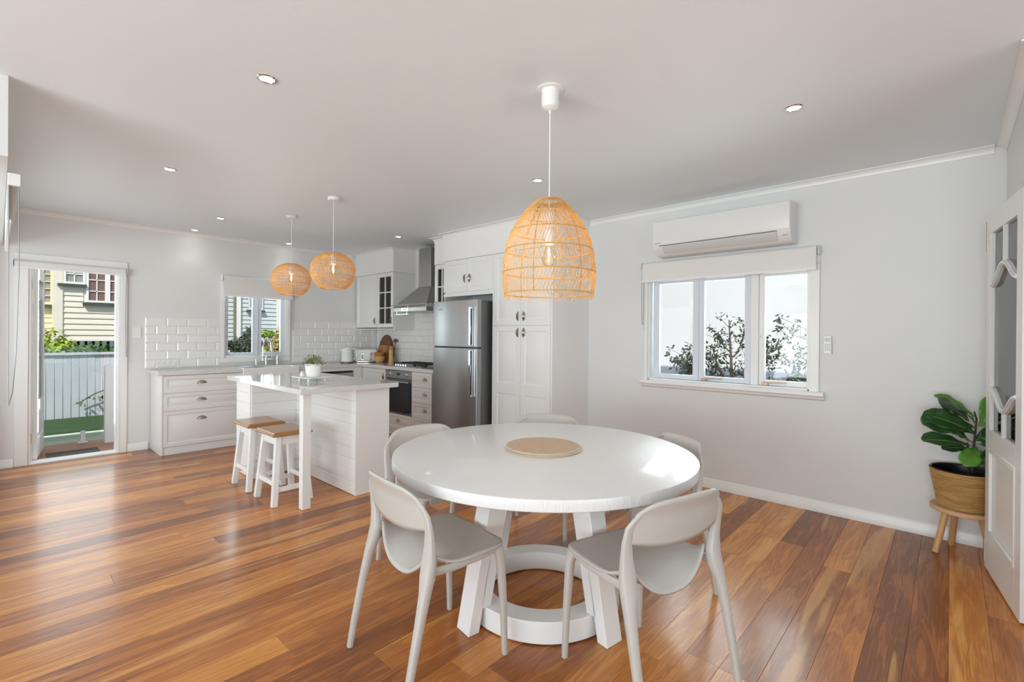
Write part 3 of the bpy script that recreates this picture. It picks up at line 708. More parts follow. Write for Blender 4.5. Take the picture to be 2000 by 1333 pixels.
for x, y in ((3.5, 3.66), (3.5, 4.32), (3.95, 3.66), (3.95, 4.32)): MB().lathe([(.02, 0.001), (.02, .031)], (x, y, 0), 12).build('foot', M['rubber'], t)
for i, wd in enumerate((.012, .006, .01)): MB().box(fx-.0722, fx-.0705, 4.235-i*.022, 4.235-i*.022+wd, 1.585, 1.594).build('badge', M['steel_dark'], t)

# cooktop
t = thing('gas_cooktop', 'steel gas cooktop with black cast-iron trivets set in the worktop', 'cooktop', (3.75, 5.12, .893))
MB().box(3.53, 3.99, 4.76, 5.48, .893, .900).build('plate', M['steel'], t, bevel=.002)
for bx, by, r in ((3.66, 5.36, .04), (3.87, 5.36, .045), (3.66, 4.88, .04), (3.87, 4.88, .035), (3.80, 5.12, .06)):
    m = MB().lathe([(r, 0), (r, .012), (r*.8, .016), (r*.75, .022), (r*.2, .024)], (bx, by, .9), 18); m.build('burner', M['iron'], t)
for y0, y1 in ((5.25, 5.47), (5.01, 5.23), (4.77, 4.99)):
    m = MB(); z = .936; xs = (3.60, 3.95)
    for x in xs: m.box(x-.005, x+.005, y0, y1, z-.01, z)
    for y in (y0, y1-.01): m.box(xs[0], xs[1], y, y+.01, z-.01, z)
    m.box(xs[0], xs[1], (y0+y1)/2-.005, (y0+y1)/2+.005, z-.008, z+.002); m.box(3.77, 3.78, y0, y1, z-.008, z+.002)
    for x in xs:
        for y in (y0, y1-.01): m.box(x-.006, x+.006, y, y+.012, .9, z-.005)
    m.build('trivet', M['iron'], t)
for i in range(5): MB().lathe([(.018, 0), (.018, .012), (.014, .026)], (3.565, 5.36-i*.055, .9), 14).build('knob', M['chrome'], t)

# ---------------------------------------------------------------- things on the worktop
zb = .893
t = thing('kettle', 'white electric kettle with a side handle on the corner worktop', 'kettle', (3.425, 6.40, zb))
MB().lathe([(.085, 0), (.085, .012), (.078, .016)], (3.425, 6.40, zb), 24).build('base', M['steel_dark'], t)
MB().lathe([(.080, .018), (.078, .03), (.066, .20), (.060, .208)], (3.425, 6.40, zb), 28).build('body', M['ceramic'], t)
MB().lathe([(.058, .207), (.05, .216), (.015, .22), (.014, .232), (.008, .236)], (3.425, 6.40, zb), 24).build('lid', M['ceramic'], t)
MB().lathe([(.013, .2365), (.012, .246)], (3.425, 6.40, zb), 12).build('knob', M['steel_dark'], t)
hx, hy = 3.56, 6.33
MB().tube([(3.465, 6.37, zb+.20), (3.515, 6.34, zb+.205), (3.54, 6.322, zb+.18), (3.545, 6.317, zb+.12), (3.535, 6.325, zb+.07), (3.495, 6.345, zb+.06)], [(.012, .008)]*6, 8).build('handle', M['ceramic'], t)
MB().tube([(3.37, 6.43, zb+.17), (3.345, 6.445, zb+.195)], [.02, .012], 8).build('spout', M['ceramic'], t)
t = thing('toaster', 'white rounded four-slot toaster with two chrome levers', 'toaster', (3.72, 6.40, zb))
tb = Matrix.Translation((3.72, 6.40, zb)) @ Matrix.Rotation(radians(-20), 4, 'Z')
def tbox(m, x0, x1, y0, y1, z0, z1):
    vs = [tb @ Vector(p) for p in ((x0,y0,z0),(x1,y0,z0),(x1,y1,z0),(x0,y1,z0),(x0,y0,z1),(x1,y0,z1),(x1,y1,z1),(x0,y1,z1))]
    return m.add(vs, [(0,3,2,1),(4,5,6,7),(0,1,5,4),(1,2,6,5),(2,3,7,6),(3,0,4,7)])
tbox(MB(), -.155, .155, -.10, .10, .016, .195).build('body', M['ceramic'], t, bevel=.022, seg=4)
tbox(MB(), -.14, .14, -.10, .10, .006, .018).build('base', M['chrome'], t, bevel=.002)
for sx in (-.12, .12):
    for sy in (-.08, .08): tbox(MB(), sx-.01, sx+.01, sy-.01, sy+.01, 0, .008).build('foot', M['rubber'], t)
for sx in (-.06, .06):
    tbox(MB(), sx-.004, sx+.004, -.108, -.1045, .05, .15).build('lever_slot', M['steel_dark'], t)
    tbox(MB(), sx-.018, sx+.018, -.125, -.1055, .122, .136).build('lever', M['chrome'], t, bevel=.003)
    tbox(MB(), sx-.018, sx+.018, -.116, -.1055, .038, .052).build('dial', M['chrome'], t, bevel=.003)
for sx in (-.09, -.04, .04, .09): tbox(MB(), sx-.012, sx+.012, -.075, .075, .194, .1965).build('slot', M['black'], t)
def lean_board(name, label, poly, y, x_foot, lean, th, matn, extra=None, edge=None):
    """board standing on the worktop and leaning back on the tiles; poly in (across, up)"""
    m = MB(); n = len(poly); vs = []
    for d in (0, th):
        for a_, h_ in poly:
            vs.append((x_foot+h_*sin(lean)+d*cos(lean), y-a_, zb+.001+h_*cos(lean)-d*sin(lean)+th*sin(lean)))
    m.add(vs, [tuple(range(n)), tuple(range(2*n-1, n-1, -1))]+[(i, i+n, (i+1) % n+n, (i+1) % n) for i in range(n)])
    return tag(m.build(name, M[matn], bevel=.003), label, 'board')
cir = [(.165*sin(2*pi*i/32), .165-.165*cos(2*pi*i/32)*1.0) for i in range(32)]
circ_h = [(a_, h_*1.18) for a_, h_ in cir]
lean_board('serving_board', 'large round wooden board at the back of the leaning boards', [(a_*.95, h_*1.25) for a_, h_ in cir], 6.27, 3.93, radians(8), .015, 'acacia_dark')
def rrect(wd, h, r=.015):
    p = []
    for cx_, cz_, a0 in ((wd/2-r, r, -90), (wd/2-r, h-r, 0), (-wd/2+r, h-r, 90), (-wd/2+r, r, 180)):
        for k in range(4):
            an = radians(a0+k*30); p.append((cx_+r*cos(an), cz_+r*sin(an)))
    return p
lean_board('chopping_board', 'rectangular honey-coloured chopping board leaning before the round board', rrect(.24, .255), 6.265, 3.895, radians(9), .018, 'acacia')
0 and lean_board('chopping_board', 'small tapered wooden board at the front of the leaning boards', [(-.10, .0), (.07, .0), (.115, .13), (.11, .15), (-.11, .15), (-.115, .13)], 6.235, 3.862, radians(10), .016, 'bamboo')
pad = [(-.03, 0), (.055, 0), (.06, .19), (.035, .23), (.018, .26), (.028, .30), (.012, .325), (-.012, .325), (-.02, .30), (-.014, .26), (-.03, .23), (-.045, .19)]
lean_board('paddle_board', 'dark paddle board with a handle leaning right of the boards', pad, 6.085, 3.885, radians(8), .016, 'acacia_dark')
bx_, by_ = 3.812, 6.168
for z_, r0, r1, h_, lb in ((0, .042, .088, .095, 'lower wooden bowl standing before the chopping boards'), (.050, .040, .082, .100, 'upper wooden bowl nested inside the lower wooden bowl')):
    t = thing('wooden_bowl', lb, 'bowl', (bx_, by_, zb+z_), 'nested wooden bowls')
    pf = [(r0+(r1-r0)*math.sqrt(k/8), h_*k/8) for k in range(9)]
    MB().lathe([(.001, .004 if z_ else 0), (r0, .004 if z_ else 0)]+pf+[(r1-.006, h_)]+[(r_-.007, max(.008, z__)) for r_, z__ in pf[::-1][1:]]+[(.001, .010)], (bx_, by_, zb+z_), 32, cap=False).build('shell', M['bamboo' if not z_ else 'acacia'], t)
t = thing('pepper_grinder', 'tall wooden grinder right of the leaning boards', 'grinder', (3.86, 5.94, zb))
MB().lathe([(.034, 0), (.035, .012), (.029, .10), (.030, .185), (.030, .19)], (3.86, 5.94, zb), 20).build('body', M['bamboo'], t)
MB().lathe([(.030, .192), (.032, .215), (.028, .245), (.012, .252)], (3.86, 5.94, zb), 20).build('top', M['acacia'], t)
t = thing('wooden_mallet', 'dark wooden utensil with a round head leaning behind the wooden grinder', 'utensil', (3.95, 6.0, zb))
MB().tube([(3.93, 6.01, zb+.002), (3.975, 6.0, zb+.30)], [.008, .007], 8).build('handle', M['acacia_dark'], t)
MB().lathe([(.004, -.03), (.026, -.018), (.032, 0), (.026, .018), (.004, .03)], (3.975, 6.0, zb+.325), 16).build('head', M['acacia_dark'], t)
def outlet(name, label, cat, wall, pos, a0, a1, z0, z1, n, switch=False):
    m = MB(); root = None
    if wall == 'A': o = m.box(a0, a1, pos-.010, pos-.0, z0, z1)
    else: o = m.box(pos-.010, pos, a0, a1, z0, z1)
    o = tag(m.build(name, M['plastic_white'], bevel=.002), label, cat)
    for i in range(n):
        c = a0+(a1-a0)*(i+.5)/n
        for dx, dz in (((0, 0),) if switch else ((-.008, .0), (.008, .0), (0, -.016), (.012, .02))):
            q = MB(); s = .007 if switch else .002
            if wall == 'A': q.box(c+dx-s, c+dx+s, pos-.0125, pos-.0101, (z0+z1)/2+dz-(.012 if switch else .005), (z0+z1)/2+dz+(.012 if switch else .005))
            else: q.box(pos-.0125, pos-.0101, c+dx-s, c+dx+s, (z0+z1)/2+dz-(.012 if switch else .005), (z0+z1)/2+dz+(.012 if switch else .005))
            q.build('switch' if switch else 'slot', M['cab_side'] if switch else M['grey_plastic'], o)
    return o
outlet('light_switch', 'white light switch plate on the wall right of the garden door', 'switch', 'A', YA-.001, 1.005, 1.082, 1.245, 1.365, 1, True)
outlet('power_outlet', 'wide four-gang white power outlet on the tiles left of the window', 'outlet', 'A', YA-.012, 1.215, 1.43, .928, 1.0, 4)
outlet('power_outlet', 'small white power outlet on the tiles behind the gas cooktop', 'outlet', 'B', XK-.012, 5.67, 5.78, .955, 1.03, 2)

# ---------------------------------------------------------------- island
IX0, IX1, IY0, IY1 = 1.486, 2.31, 3.437, 5.05
t = thing('kitchen_island', 'white panelled kitchen island with stone top and overhang leg', 'island', (1.95, 4.2, 0))
MB().box(IX0, IX1, IY0, IY1, .860, .8995).build('benchtop', M['stone'], t, bevel=.002)
cx0, cx1, cyn = 1.955, 2.265, 3.506; YR = 4.62; XR = 1.545
m = MB(); m.box(cx0+.012, cx1-.012, cyn+.02, 4.98, .002, .8595); m.box(XR+.012, cx0+.012, YR+.012, 4.98, .002, .8595); m.build('carcass', M['board_white'], t)
MB().box(cx0, cx1, cyn, cyn+.018, .002, .8595).build('end_panel', M['board_white'], t, bevel=.001)
MB().box(cx1-.011, cx1+.006, cyn+.019, 4.98, .002, .8595).build('side_panel', M['board_white'], t, bevel=.001)
MB().bar((1.56, 3.53, .002), (1.56, 3.53, .8595), .062, .062, (1, 0, 0)).build('leg', M['board_white'], t, bevel=.002)
nb_ = 9; bh = .8575/nb_
def vboard(axis, pos, a0, a1, z0, z1):
    c = .004; d = .011
    pr_ = [(0, z0), (-d+c, z0), (-d, z0+c), (-d, z1-c), (-d+c, z1), (0, z1)]
    m = MB()
    if axis == 'x': m.prism([(pos+p[0], p[1]) for p in pr_], 'y', a0, a1)    # face -X
    else: m.prism([(pos+p[0], p[1]) for p in pr_], 'x', a0, a1)              # face -Y
    return m
for i in range(nb_):
    z0, z1 = .002+i*bh, .002+(i+1)*bh-.0008
    vboard('x', cx0+.0115, cyn+.019, YR+.0, z0, z1).build('board', M['board_white'], t)
    vboard('y', YR+.0115, XR+.013, cx0+.0, z0, z1).build('board', M['board_white'], t)
    vboard('x', XR+.0115, YR+.0125, 4.98, z0, z1).build('board', M['board_white'], t)
# tray + little pot on it
t = thing('footed_tray', 'square white ceramic tray on small feet on the island', 'tray', (1.845, 4.04, .9))
tr = Matrix.Translation((1.845, 4.04, .9)) @ Matrix.Rotation(radians(4), 4, 'Z')
m = MB()
def tg(u, v):
    x, y = (u-.5)*.26, (v-.5)*.26; e = max(abs(x), abs(y))/.13
    return tr @ Vector((x*(1-.05*(y/.13)**2), y*(1-.05*(x/.13)**2), .03+.008*e**6))
m.grid(tg, 14, 14); m.build('plate', M['ceramic'], t, solid=.007)
for sx, sy in ((-.075, -.075), (.075, -.075), (.075, .075), (-.075, .075)):
    p = tr @ Vector((sx, sy, 0)); MB().lathe([(.012, 0.0), (.008, .027)], tuple(p), 12).build('foot', M['ceramic'], t)
pc = (1.855, 4.045, .9345)
t = thing('potted_shrub', 'small green tufted plant in a white pot on the island tray', 'plant', pc)
MB().lathe([(.054, 0), (.057, .004), (.070, .112), (.065, .112), (.058, .095)], pc, 28).build('pot', M['ceramic'], t)
MB().lathe([(.001, .086), (.058, .088)], pc, 20, cap=False).build('soil', M['soil'], t)
m = MB(); q = random.Random(3)
for i in range(420):
    th_, ph_ = q.uniform(0, 2*pi), math.acos(q.uniform(.05, 1)); r_ = .09*q.uniform(.5, 1.06)
    c = Vector((r_*sin(ph_)*cos(th_), r_*sin(ph_)*sin(th_), r_*cos(ph_)*1.05)); n_ = c.normalized(); s_ = q.uniform(.004, .008)
    a_ = n_.orthogonal().normalized(); a_.rotate(Matrix.Rotation(q.uniform(0, 6.28), 3, n_)); b_ = n_.cross(a_)
    C_ = Vector(pc)+Vector((0, 0, .092))+c
    m.add([C_-a_*s_*.5, C_+b_*s_*.6+n_*s_*.4, C_+n_*s_*2.2, C_-b_*s_*.6+n_*s_*.4], [(0, 1, 2, 3)])
for i in range(40):
    th_, ph_ = q.uniform(0, 2*pi), math.acos(q.uniform(.1, 1)); c = Vector((sin(ph_)*cos(th_), sin(ph_)*sin(th_), cos(ph_)))*.08
    m.tube([Vector(pc)+Vector((0, 0, .088)), Vector(pc)+Vector((0, 0, .092))+c], .0012, 3)
o = m.build('foliage', M['pot_leaf'], t, fixn=False); o['kind'] = 'stuff'
t = thing('bird_figurine', 'tiny white ceramic bird beside the pot on the tray', 'ornament', (1.768, 4.07, .9345))
MB().lathe([(.003, 0), (.012, .003), (.017, .016), (.013, .030), (.004, .036)], (1.768, 4.07, .9345), 16).build('body', M['ceramic'], t)
MB().lathe([(.001, -.009), (.007, -.006), (.009, 0), (.007, .006), (.001, .009)], (1.763, 4.063, .9345+.042), 12).build('head', M['ceramic'], t)
MB().tube([(1.775, 4.08, .955), (1.788, 4.097, .972)], [(.008, .003), (.003, .002)], 6).build('tail', M['ceramic'], t)

# ---------------------------------------------------------------- bar stools
def stool():
    r = thing('bar_stool', 's', 'stool', (0, 0, 0))
    m = MB(); zs = .525
    for (wx, wy, z) in ((.30, .37, zs), ): pass
    def ring(wx, wy, z): return [(-wx/2, -wy/2, z), (wx/2, -wy/2, z), (wx/2, wy/2, z), (-wx/2, wy/2, z)]
    rs = [ring(.285, .355, zs-.002), ring(.30, .37, zs+.004), ring(.305, .375, zs+.012), ring(.298, .368, zs+.017), ring(.285, .355, zs+.018), ring(.268, .338, zs+.028), ring(.262, .332, zs+.030)]
    vs = [p for a_ in rs for p in a_]; k_ = len(rs)
    m.add(vs, [(3, 2, 1, 0), tuple(4*(k_-1)+i for i in range(4))]+[(k*4+i, k*4+(i+1) % 4, k*4+4+(i+1) % 4, k*4+4+i) for k in range(k_-1) for i in range(4)])
    m.build('seat', M['stool_wood'], r, bevel=.001, sharp=20)
    top = (.092, .125); bot = (.135, .172)
    L_ = {}
    for sx in (-1, 1):
        for sy in (-1, 1):
            p = Vector((sx*top[0], sy*top[1], zs-.002)); b = Vector((sx*bot[0], sy*bot[1], .001)); L_[sx, sy] = (p, b)
            MB().bar(b, p, .040, .040, (1, 0, 0)).build('leg', M['stool_white'], r, bevel=.002)
    def at(k, z): p, b = L_[k]; t_ = z/(zs-.002); return b.lerp(p, t_)
    for k1, k2 in (((-1, -1), (1, -1)), ((1, -1), (1, 1)), ((1, 1), (-1, 1)), ((-1, 1), (-1, -1))):
        m = MB(); m.bar(at(k1, zs-.04), at(k2, zs-.04), .020, .065); m.build('apron', M['stool_white'], r, bevel=.001)
    for k1, k2, z in (((-1, -1), (1, -1), .12), ((1, -1), (1, 1), .165), ((1, 1), (-1, 1), .12), ((-1, 1), (-1, -1), .165)):
        m = MB(); m.bar(at(k1, z), at(k2, z), .020, .035); m.build('stretcher', M['stool_white'], r, bevel=.001)
    return r
s1 = stool(); s1.location = (1.548, 3.892, 0); s1['label'] = 'white square stool with brown wooden seat, nearest the island leg'
s2 = copy_tree(s1); s2.location = (1.540, 4.395, 0); s2['label'] = 'white square stool with brown wooden seat, tucked behind the nearer stool'
for s in (s1, s2): s['group'] = 'wooden-seated stools under the island overhang'

# ---------------------------------------------------------------- dining table
TC = Vector((1.842, 1.487, 0)); TZ = .736
t = thing('dining_table', 'large round white dining table on a ring base with paired legs', 'table', TC)
m = MB(); R_ = .728
m.lathe([(R_-.006, TZ-.047), (R_-.001, TZ-.044), (R_, TZ-.040), (R_, TZ-.006), (R_-.0015, TZ-.0015), (R_-.006, TZ)], TC, 128)
m.build('tabletop', M['table_white'], t)
def annulus(m, ri, ro, z0, z1, a0=0, a1=2*pi, n=72):
    vs = []
    for i in range(n):
        a_ = 2*pi*i/n
        for r_, z in ((ri, z0), (ro, z0), (ro, z1), (ri, z1)): vs.append((TC.x+r_*cos(a_), TC.y+r_*sin(a_), z))
    return m.add(vs, [(i*4+k, i*4+(k+1) % 4, ((i+1) % n)*4+(k+1) % 4, ((i+1) % n)*4+k) for i in range(n) for k in range(4)])
annulus(MB(), .275, .375, .006, .10).build('base_ring', M['table_leg'], t, bevel=.003)
annulus(MB(), .20, .34, TZ-.10, TZ-.048).build('top_ring', M['table_leg'], t)
for k in range(4):
    a_ = radians(171+90*k); d = Vector((cos(a_), sin(a_), 0)); tn = Vector((-sin(a_), cos(a_), 0))
    def leg(r0, z0, r1, z1, s0, s1, wd, th):
        p = TC+d*r0+tn*s0+Vector((0, 0, z0)); q_ = TC+d*r1+tn*s1+Vector((0, 0, z1)); return p, q_
    for r0, z0, r1, z1, s in ((.435, .001, .30, TZ-.048, .0), (.372, .10, .245, TZ-.048, .0)):
        vs = []
        for r_, z in ((r0, z0), (r1, z1)):
            for dr, dt in ((-.028, -.048), (.028, -.048), (.028, .048), (-.028, .048)):
                vs.append(TC+d*(r_+dr)+tn*dt+Vector((0, 0, z)))
        m = MB().add(vs, [(0,3,2,1),(4,5,6,7),(0,1,5,4),(1,2,6,5),(2,3,7,6),(3,0,4,7)]); m.build('leg', M['table_leg'], t, bevel=.003)
# placemats
for i, (dx, dy, lb) in enumerate(((.0, .0, 'bottom round woven placemat of the stack on the white table'), (.004, -.003, 'middle round woven placemat of the stack on the white table'), (-.002, .003, 'topmost round woven placemat on the white table'))):
    c = (1.862+dx, 1.497+dy, TZ+.0005+i*.0059)
    t = thing('placemat', lb, 'placemat', c, 'stacked placemats in the middle of the table')
    MB().lathe([(.183, 0), (.1865, .0015), (.1865, .0035), (.183, .005)], c, 72).build('rim', M['placemat_rim'], t)
    MB().lathe([(.0005, .0058), (.1815, .0058), (.1815, .0052)], c, 72, cap=False).build('weave', M['placemat'], t, fixn=True)

# ---------------------------------------------------------------- dining chairs
def chair():
    r = thing('dining_chair', 'c', 'chair', (0, 0, 0))
    m = MB(); NU, NV = 26, 24
    def seat(u, v):
        s = v*2-1                               # across
        x = .226-u*.382
        hw = .214+.014*sin(pi*u)
        if x > .165: k = (x-.165)/.061; hw -= .04*(1-math.sqrt(max(0, 1-k*k)))
        rear = max(0, (.02-x)/.176)
        if u > .55: k = (u-.55)/.45; hw -= .024*k*k
        y = s*hw
        if u > .7: x += .030*((u-.7)/.3)*abs(s)**3
        z = .457-.008*sin(pi*min(1, max(0, (x+.2)/.4)))*(1-s*s)
        z += .052*abs(s)**3*rear**2-.066*(1-abs(s)**2.2)*rear**1.8
        return (x, y, z)
    m.grid(seat, NU, NV); m.build('seat', M['chair'], r, solid=.010, sharp=60)
    m = MB()
    for s in (-1, 1): m.tube([(.195, s*.196, .443), (.08, s*.212, .442), (-.03, s*.216, .441), (-.13, s*.216, .448)], [(.008, .015)]*4, 8, flat=.5)
    m.tube([(.214, -.165, .443), (.214, .165, .443)], [(.007, .014)]*2, 8, flat=.5); m.build('rim', M['chair'], r)
    m = MB()
    def back(u, v):
        s = v*2-1; hw = .226
        zt = .756-.016*s*s
        if abs(s) > .55: k = (abs(s)-.55)/.45; zt -= .075*(1-math.sqrt(max(0, 1-k*k)))
        zb_ = .578+.030*s*s
        z = zb_+(zt-zb_)*u
        x = -.148-.032*(1-abs(s)**2.2)-.14*(z-.58)-.30*max(0, z-.70)
        return (x, s*hw, z)
    m.grid(back, 10, 30); m.build('backrest', M['chair'], r, solid=.009, sharp=60)
    for s in (-1, 1):
        pts = [(-.245, s*.240, .001), (-.226, s*.239, .11), (-.190, s*.237, .28), (-.165, s*.232, .385), (-.150, s*.223, .44), (-.142, s*.221, .49), (-.143, s*.227, .55), (-.150, s*.233, .61), (-.160, s*.232, .66), (-.168, s*.215, .686), (-.176, s*.190, .708), (-.186, s*.15, .726)]
        rad = [(.0115, .013), (.0125, .014), (.015, .0165), (.018, .021), (.021, .030), (.019, .031), (.014, .024), (.010, .019), (.008, .015), (.007, .010), (.006, .006), (.004, .004)]
        MB().tube(pts, rad if 0 else [(b, a) for a, b in rad], 12, flat=.6).build('leg', M['chair'], r)
        MB().tube([(.224, s*.206, .001), (.216, s*.203, .22), (.204, s*.197, .40), (.190, s*.190, .448)], [(.0105, .0115), (.0135, .0135), (.018, .017), (.025, .016)], 12, flat=.6).build('leg', M['chair'], r)
    return r
c0 = chair()
chairs = [((1.215, 1.562), -7, 'grey-beige plastic chair in the left foreground, back to the left'),
          ((1.695, .865), 73, 'grey-beige plastic chair in the right foreground, back to the camera'),
          ((1.705, 2.15), 262, 'grey-beige plastic chair beside the kitchen island, behind the table'),
          ((2.435, 1.975), 205, 'grey-beige plastic chair in front of the pantry, behind the table'),
          ((2.40, 1.20), 147.6, 'grey-beige plastic chair under the dining window, right of the table')]
for i, ((x, y), ang, lb) in enumerate(chairs):
    c = c0 if i == 0 else copy_tree(c0)
    c.location = (x, y, 0); c.rotation_euler = (0, 0, radians(ang)); c['label'] = lb; c['group'] = 'dining chairs around the round table'

# ---------------------------------------------------------------- pendants
def zprof(prof, z):
    for (z0, r0), (z1, r1) in zip(prof, prof[1:]):
        if z0 >= z >= z1: t_ = (z0-z)/(z0-z1); return r0+(r1-r0)*t_
    return prof[-1][1]
t = thing('pendant_lamp', 'large bell-shaped rattan pendant lamp hanging above the round table', 'lamp', (1.814, 1.435, ZC), 'rattan pendant lamps')
c = Vector((1.814, 1.435, 0))
MB().lathe([(.066, -.0005), (.066, -.004), (.060, -.006)], (c.x, c.y, ZC), 40).build('ceiling_plate', M['trim'], t)
MB().lathe([(.042, -.006), (.0425, -.070), (.038, -.088), (.024, -.100), (.008, -.104)], (c.x, c.y, ZC), 32).build('cup', M['lamp_cup'], t)
MB().lathe([(.006, 0), (.005, -.014)], (c.x, c.y, ZC-.104), 12).build('cord_grip', M['cord'], t)
MB().tube([(c.x, c.y, ZC-.11), (c.x, c.y, 1.80)], .0028, 8).build('cord', M['cord'], t)
MB().lathe([(.012, .04), (.022, .03), (.024, -.03), (.020, -.04)], (c.x, c.y, 1.785), 20).build('lamp_holder', M['cord'], t)
MB().lathe([(.012, .035), (.014, .02), (.030, -.01), (.034, -.04), (.028, -.065), (.008, -.078)], (c.x, c.y, 1.715), 24, cap=False).build('bulb', M['bulb_glass'], t)
MB().lathe([(.003, .03), (.005, .0), (.003, -.035)], (c.x, c.y, 1.70), 8).build('filament', M['filament'], t)
prof = [(1.957, .060), (1.93, .092), (1.886, .130), (1.845, .158), (1.804, .180), (1.76, .198), (1.714, .209), (1.66, .218), (1.607, .221), (1.55, .219), (1.505, .214), (1.488, .211)]
def hoop(c, r_, z, th, parent, wob=0):
    m = MB(); m.tube([(c.x+r_*cos(2*pi*i/64), c.y+r_*sin(2*pi*i/64), z+wob*sin(i*.7)) for i in range(64)], th, 6, closed=True); return m.build('hoop', M['hoop'], parent)
for z, th in ((1.957, .004), (1.886, .0028), (1.804, .003), (1.714, .003), (1.607, .003), (1.505, .003)): hoop(c, zprof(prof, z), z, th, t)
hoop(c, .060*1.0, 1.950, .004, t)
m = MB(); q = random.Random(5); NC = 84
for i in range(NC):
    a0 = 2*pi*i/NC; ph = 0; pts = []
    nst = 34
    for k in range(nst+1):
        z = 1.957-(1.957-1.486)*k/nst
        # herring-bone lean: alternates between bands
        zz = [1.957, 1.886, 1.804, 1.714, 1.607, 1.505, 1.486]
        off = 0
        band = next(b for b in range(6) if zz[b] >= z-1e-6 >= zz[b+1]-2e-6) if z > 1.4861 else 5
        amp = [.10, .12, .13, .15, .17, .05]
        for b in range(band): off += amp[b]*(1 if b % 2 else -1)
        fr_ = (zz[band]-z)/(zz[band]-zz[band+1]); off += amp[band]*(1 if band % 2 else -1)*fr_
        r_ = zprof(prof, z)+.002+.002*sin(k*1.3+i)
        a_ = a0+off+(.006*q.uniform(-1, 1)); pts.append((c.x+r_*cos(a_), c.y+r_*sin(a_), z+ (0 if k < nst else q.uniform(-.008, .004))))
    m.tube(pts, .0018, 3)
o = m.build('cane_weave', M['cane'], t, fixn=False); o['kind'] = 'stuff'
for k in range(6):
    a_ = 2*pi*k/6+.35; MB().tube([(c.x+(zprof(prof, z)-.003)*cos(a_), c.y+(zprof(prof, z)-.003)*sin(a_), z) for z in [1.955-.035*j for j in range(14)]], .0022, 5).build('rib', M['hoop'], t)
light('pendant_glow', 'POINT', (c.x, c.y, 1.70), 3.8, (1, .72, .42), .012)

def globe(c, label):
    t = thing('pendant_lamp', label, 'lamp', (c.x, c.y, ZC), 'rattan pendant lamps')
    MB().lathe([(.050, -.0005), (.050, -.024), (.046, -.028), (.006, -.030)], (c.x, c.y, ZC), 28).build('ceiling_plate', M['lamp_cup'], t)
    MB().tube([(c.x, c.y, ZC-.03), (c.x, c.y, 1.95)], .0028, 6).build('cord', M['cord'], t)
    MB().lathe([(.01, .04), (.018, .03), (.02, -.03)], (c.x, c.y, 1.945), 14).build('lamp_holder', M['cord'], t)
    MB().lathe([(.012, .035), (.014, .02), (.028, -.01), (.030, -.035), (.02, -.06)], (c.x, c.y, 1.885), 16, cap=False).build('bulb', M['bulb_glass'], t)
    MB().lathe([(.004, .03), (.007, .0), (.004, -.03)], (c.x, c.y, 1.875), 8).build('filament', M['filament'], t)
    zc, Rz, Rh = 1.862, .158, .184
    def rad(z): s = (z-zc)/Rz; return Rh*math.sqrt(max(.02, 1-s*s)) if z > zc else Rh*math.sqrt(max(.02, 1-(s*.82)**2))
    z0, z1 = 2.010, 1.706
    for z, th in ((z0, .003), (1.985, .002), (1.93, .0024), (1.872, .0024), (1.812, .0024), (1.752, .0024), (z1, .0035)): hoop(c, rad(z), z, th, t)
    m = MB(); NC = 66
    for i in range(NC):
        a_ = 2*pi*i/NC; m.tube([(c.x+(rad(z)+.002)*cos(a_), c.y+(rad(z)+.002)*sin(a_), z) for z in [z0+(z1-z0)*k/13 for k in range(14)]], .0026, 3)
    o = m.build('cane_weave', M['cane'], t, fixn=False); o['kind'] = 'stuff'
    light('pendant_glow', 'POINT', (c.x, c.y, 1.88), 2.7, (1, .72, .42), .012)
globe(Vector((1.990, 3.97, 0)), 'round rattan pendant lamp over the island, the one nearer the hood')
globe(Vector((2.019, 4.913, 0)), 'round rattan pendant lamp over the island, the one before the kitchen window')

# downlights
dl = [((.852, 2.361), 'in the ceiling nearest the camera, left of the big pendant'), ((2.80, .607), 'in the ceiling above the dining window side, far right'), ((.849, 4.191), 'in the ceiling towards the left, second row back'),
      ((1.566, 5.568), 'in the ceiling left of the two globe pendants'), ((1.546, 6.43), 'in the ceiling close to the back wall, above the tiled splashback'), ((2.608, 6.43), 'in the ceiling just above the kitchen window pendant'), ((3.30, 4.94), 'in the ceiling in front of the range hood'), ((2.804, 2.336), 'in the ceiling beside the big pendant cord')]
for (x, y), lb in dl:
    t = thing('downlight', 'small round chrome-rimmed downlight '+lb, 'downlight', (x, y, ZC), 'recessed ceiling downlights')
    MB().lathe([(.044, -.0005), (.044, -.003), (.040, -.006), (.033, -.006), (.031, -.002)], (x, y, ZC), 32, cap=False).build('rim', M['chrome'], t)
    MB().lathe([(.001, -.0022), (.031, -.002)], (x, y, ZC), 24, cap=False).build('lens', M['downlight_glow'], t)
    light('downlight_beam', 'SPOT', (x, y, ZC-.012), 6 if y < 6 else 2, (1, .97, .93), .03, aim=(x, y, 0), spot=95)

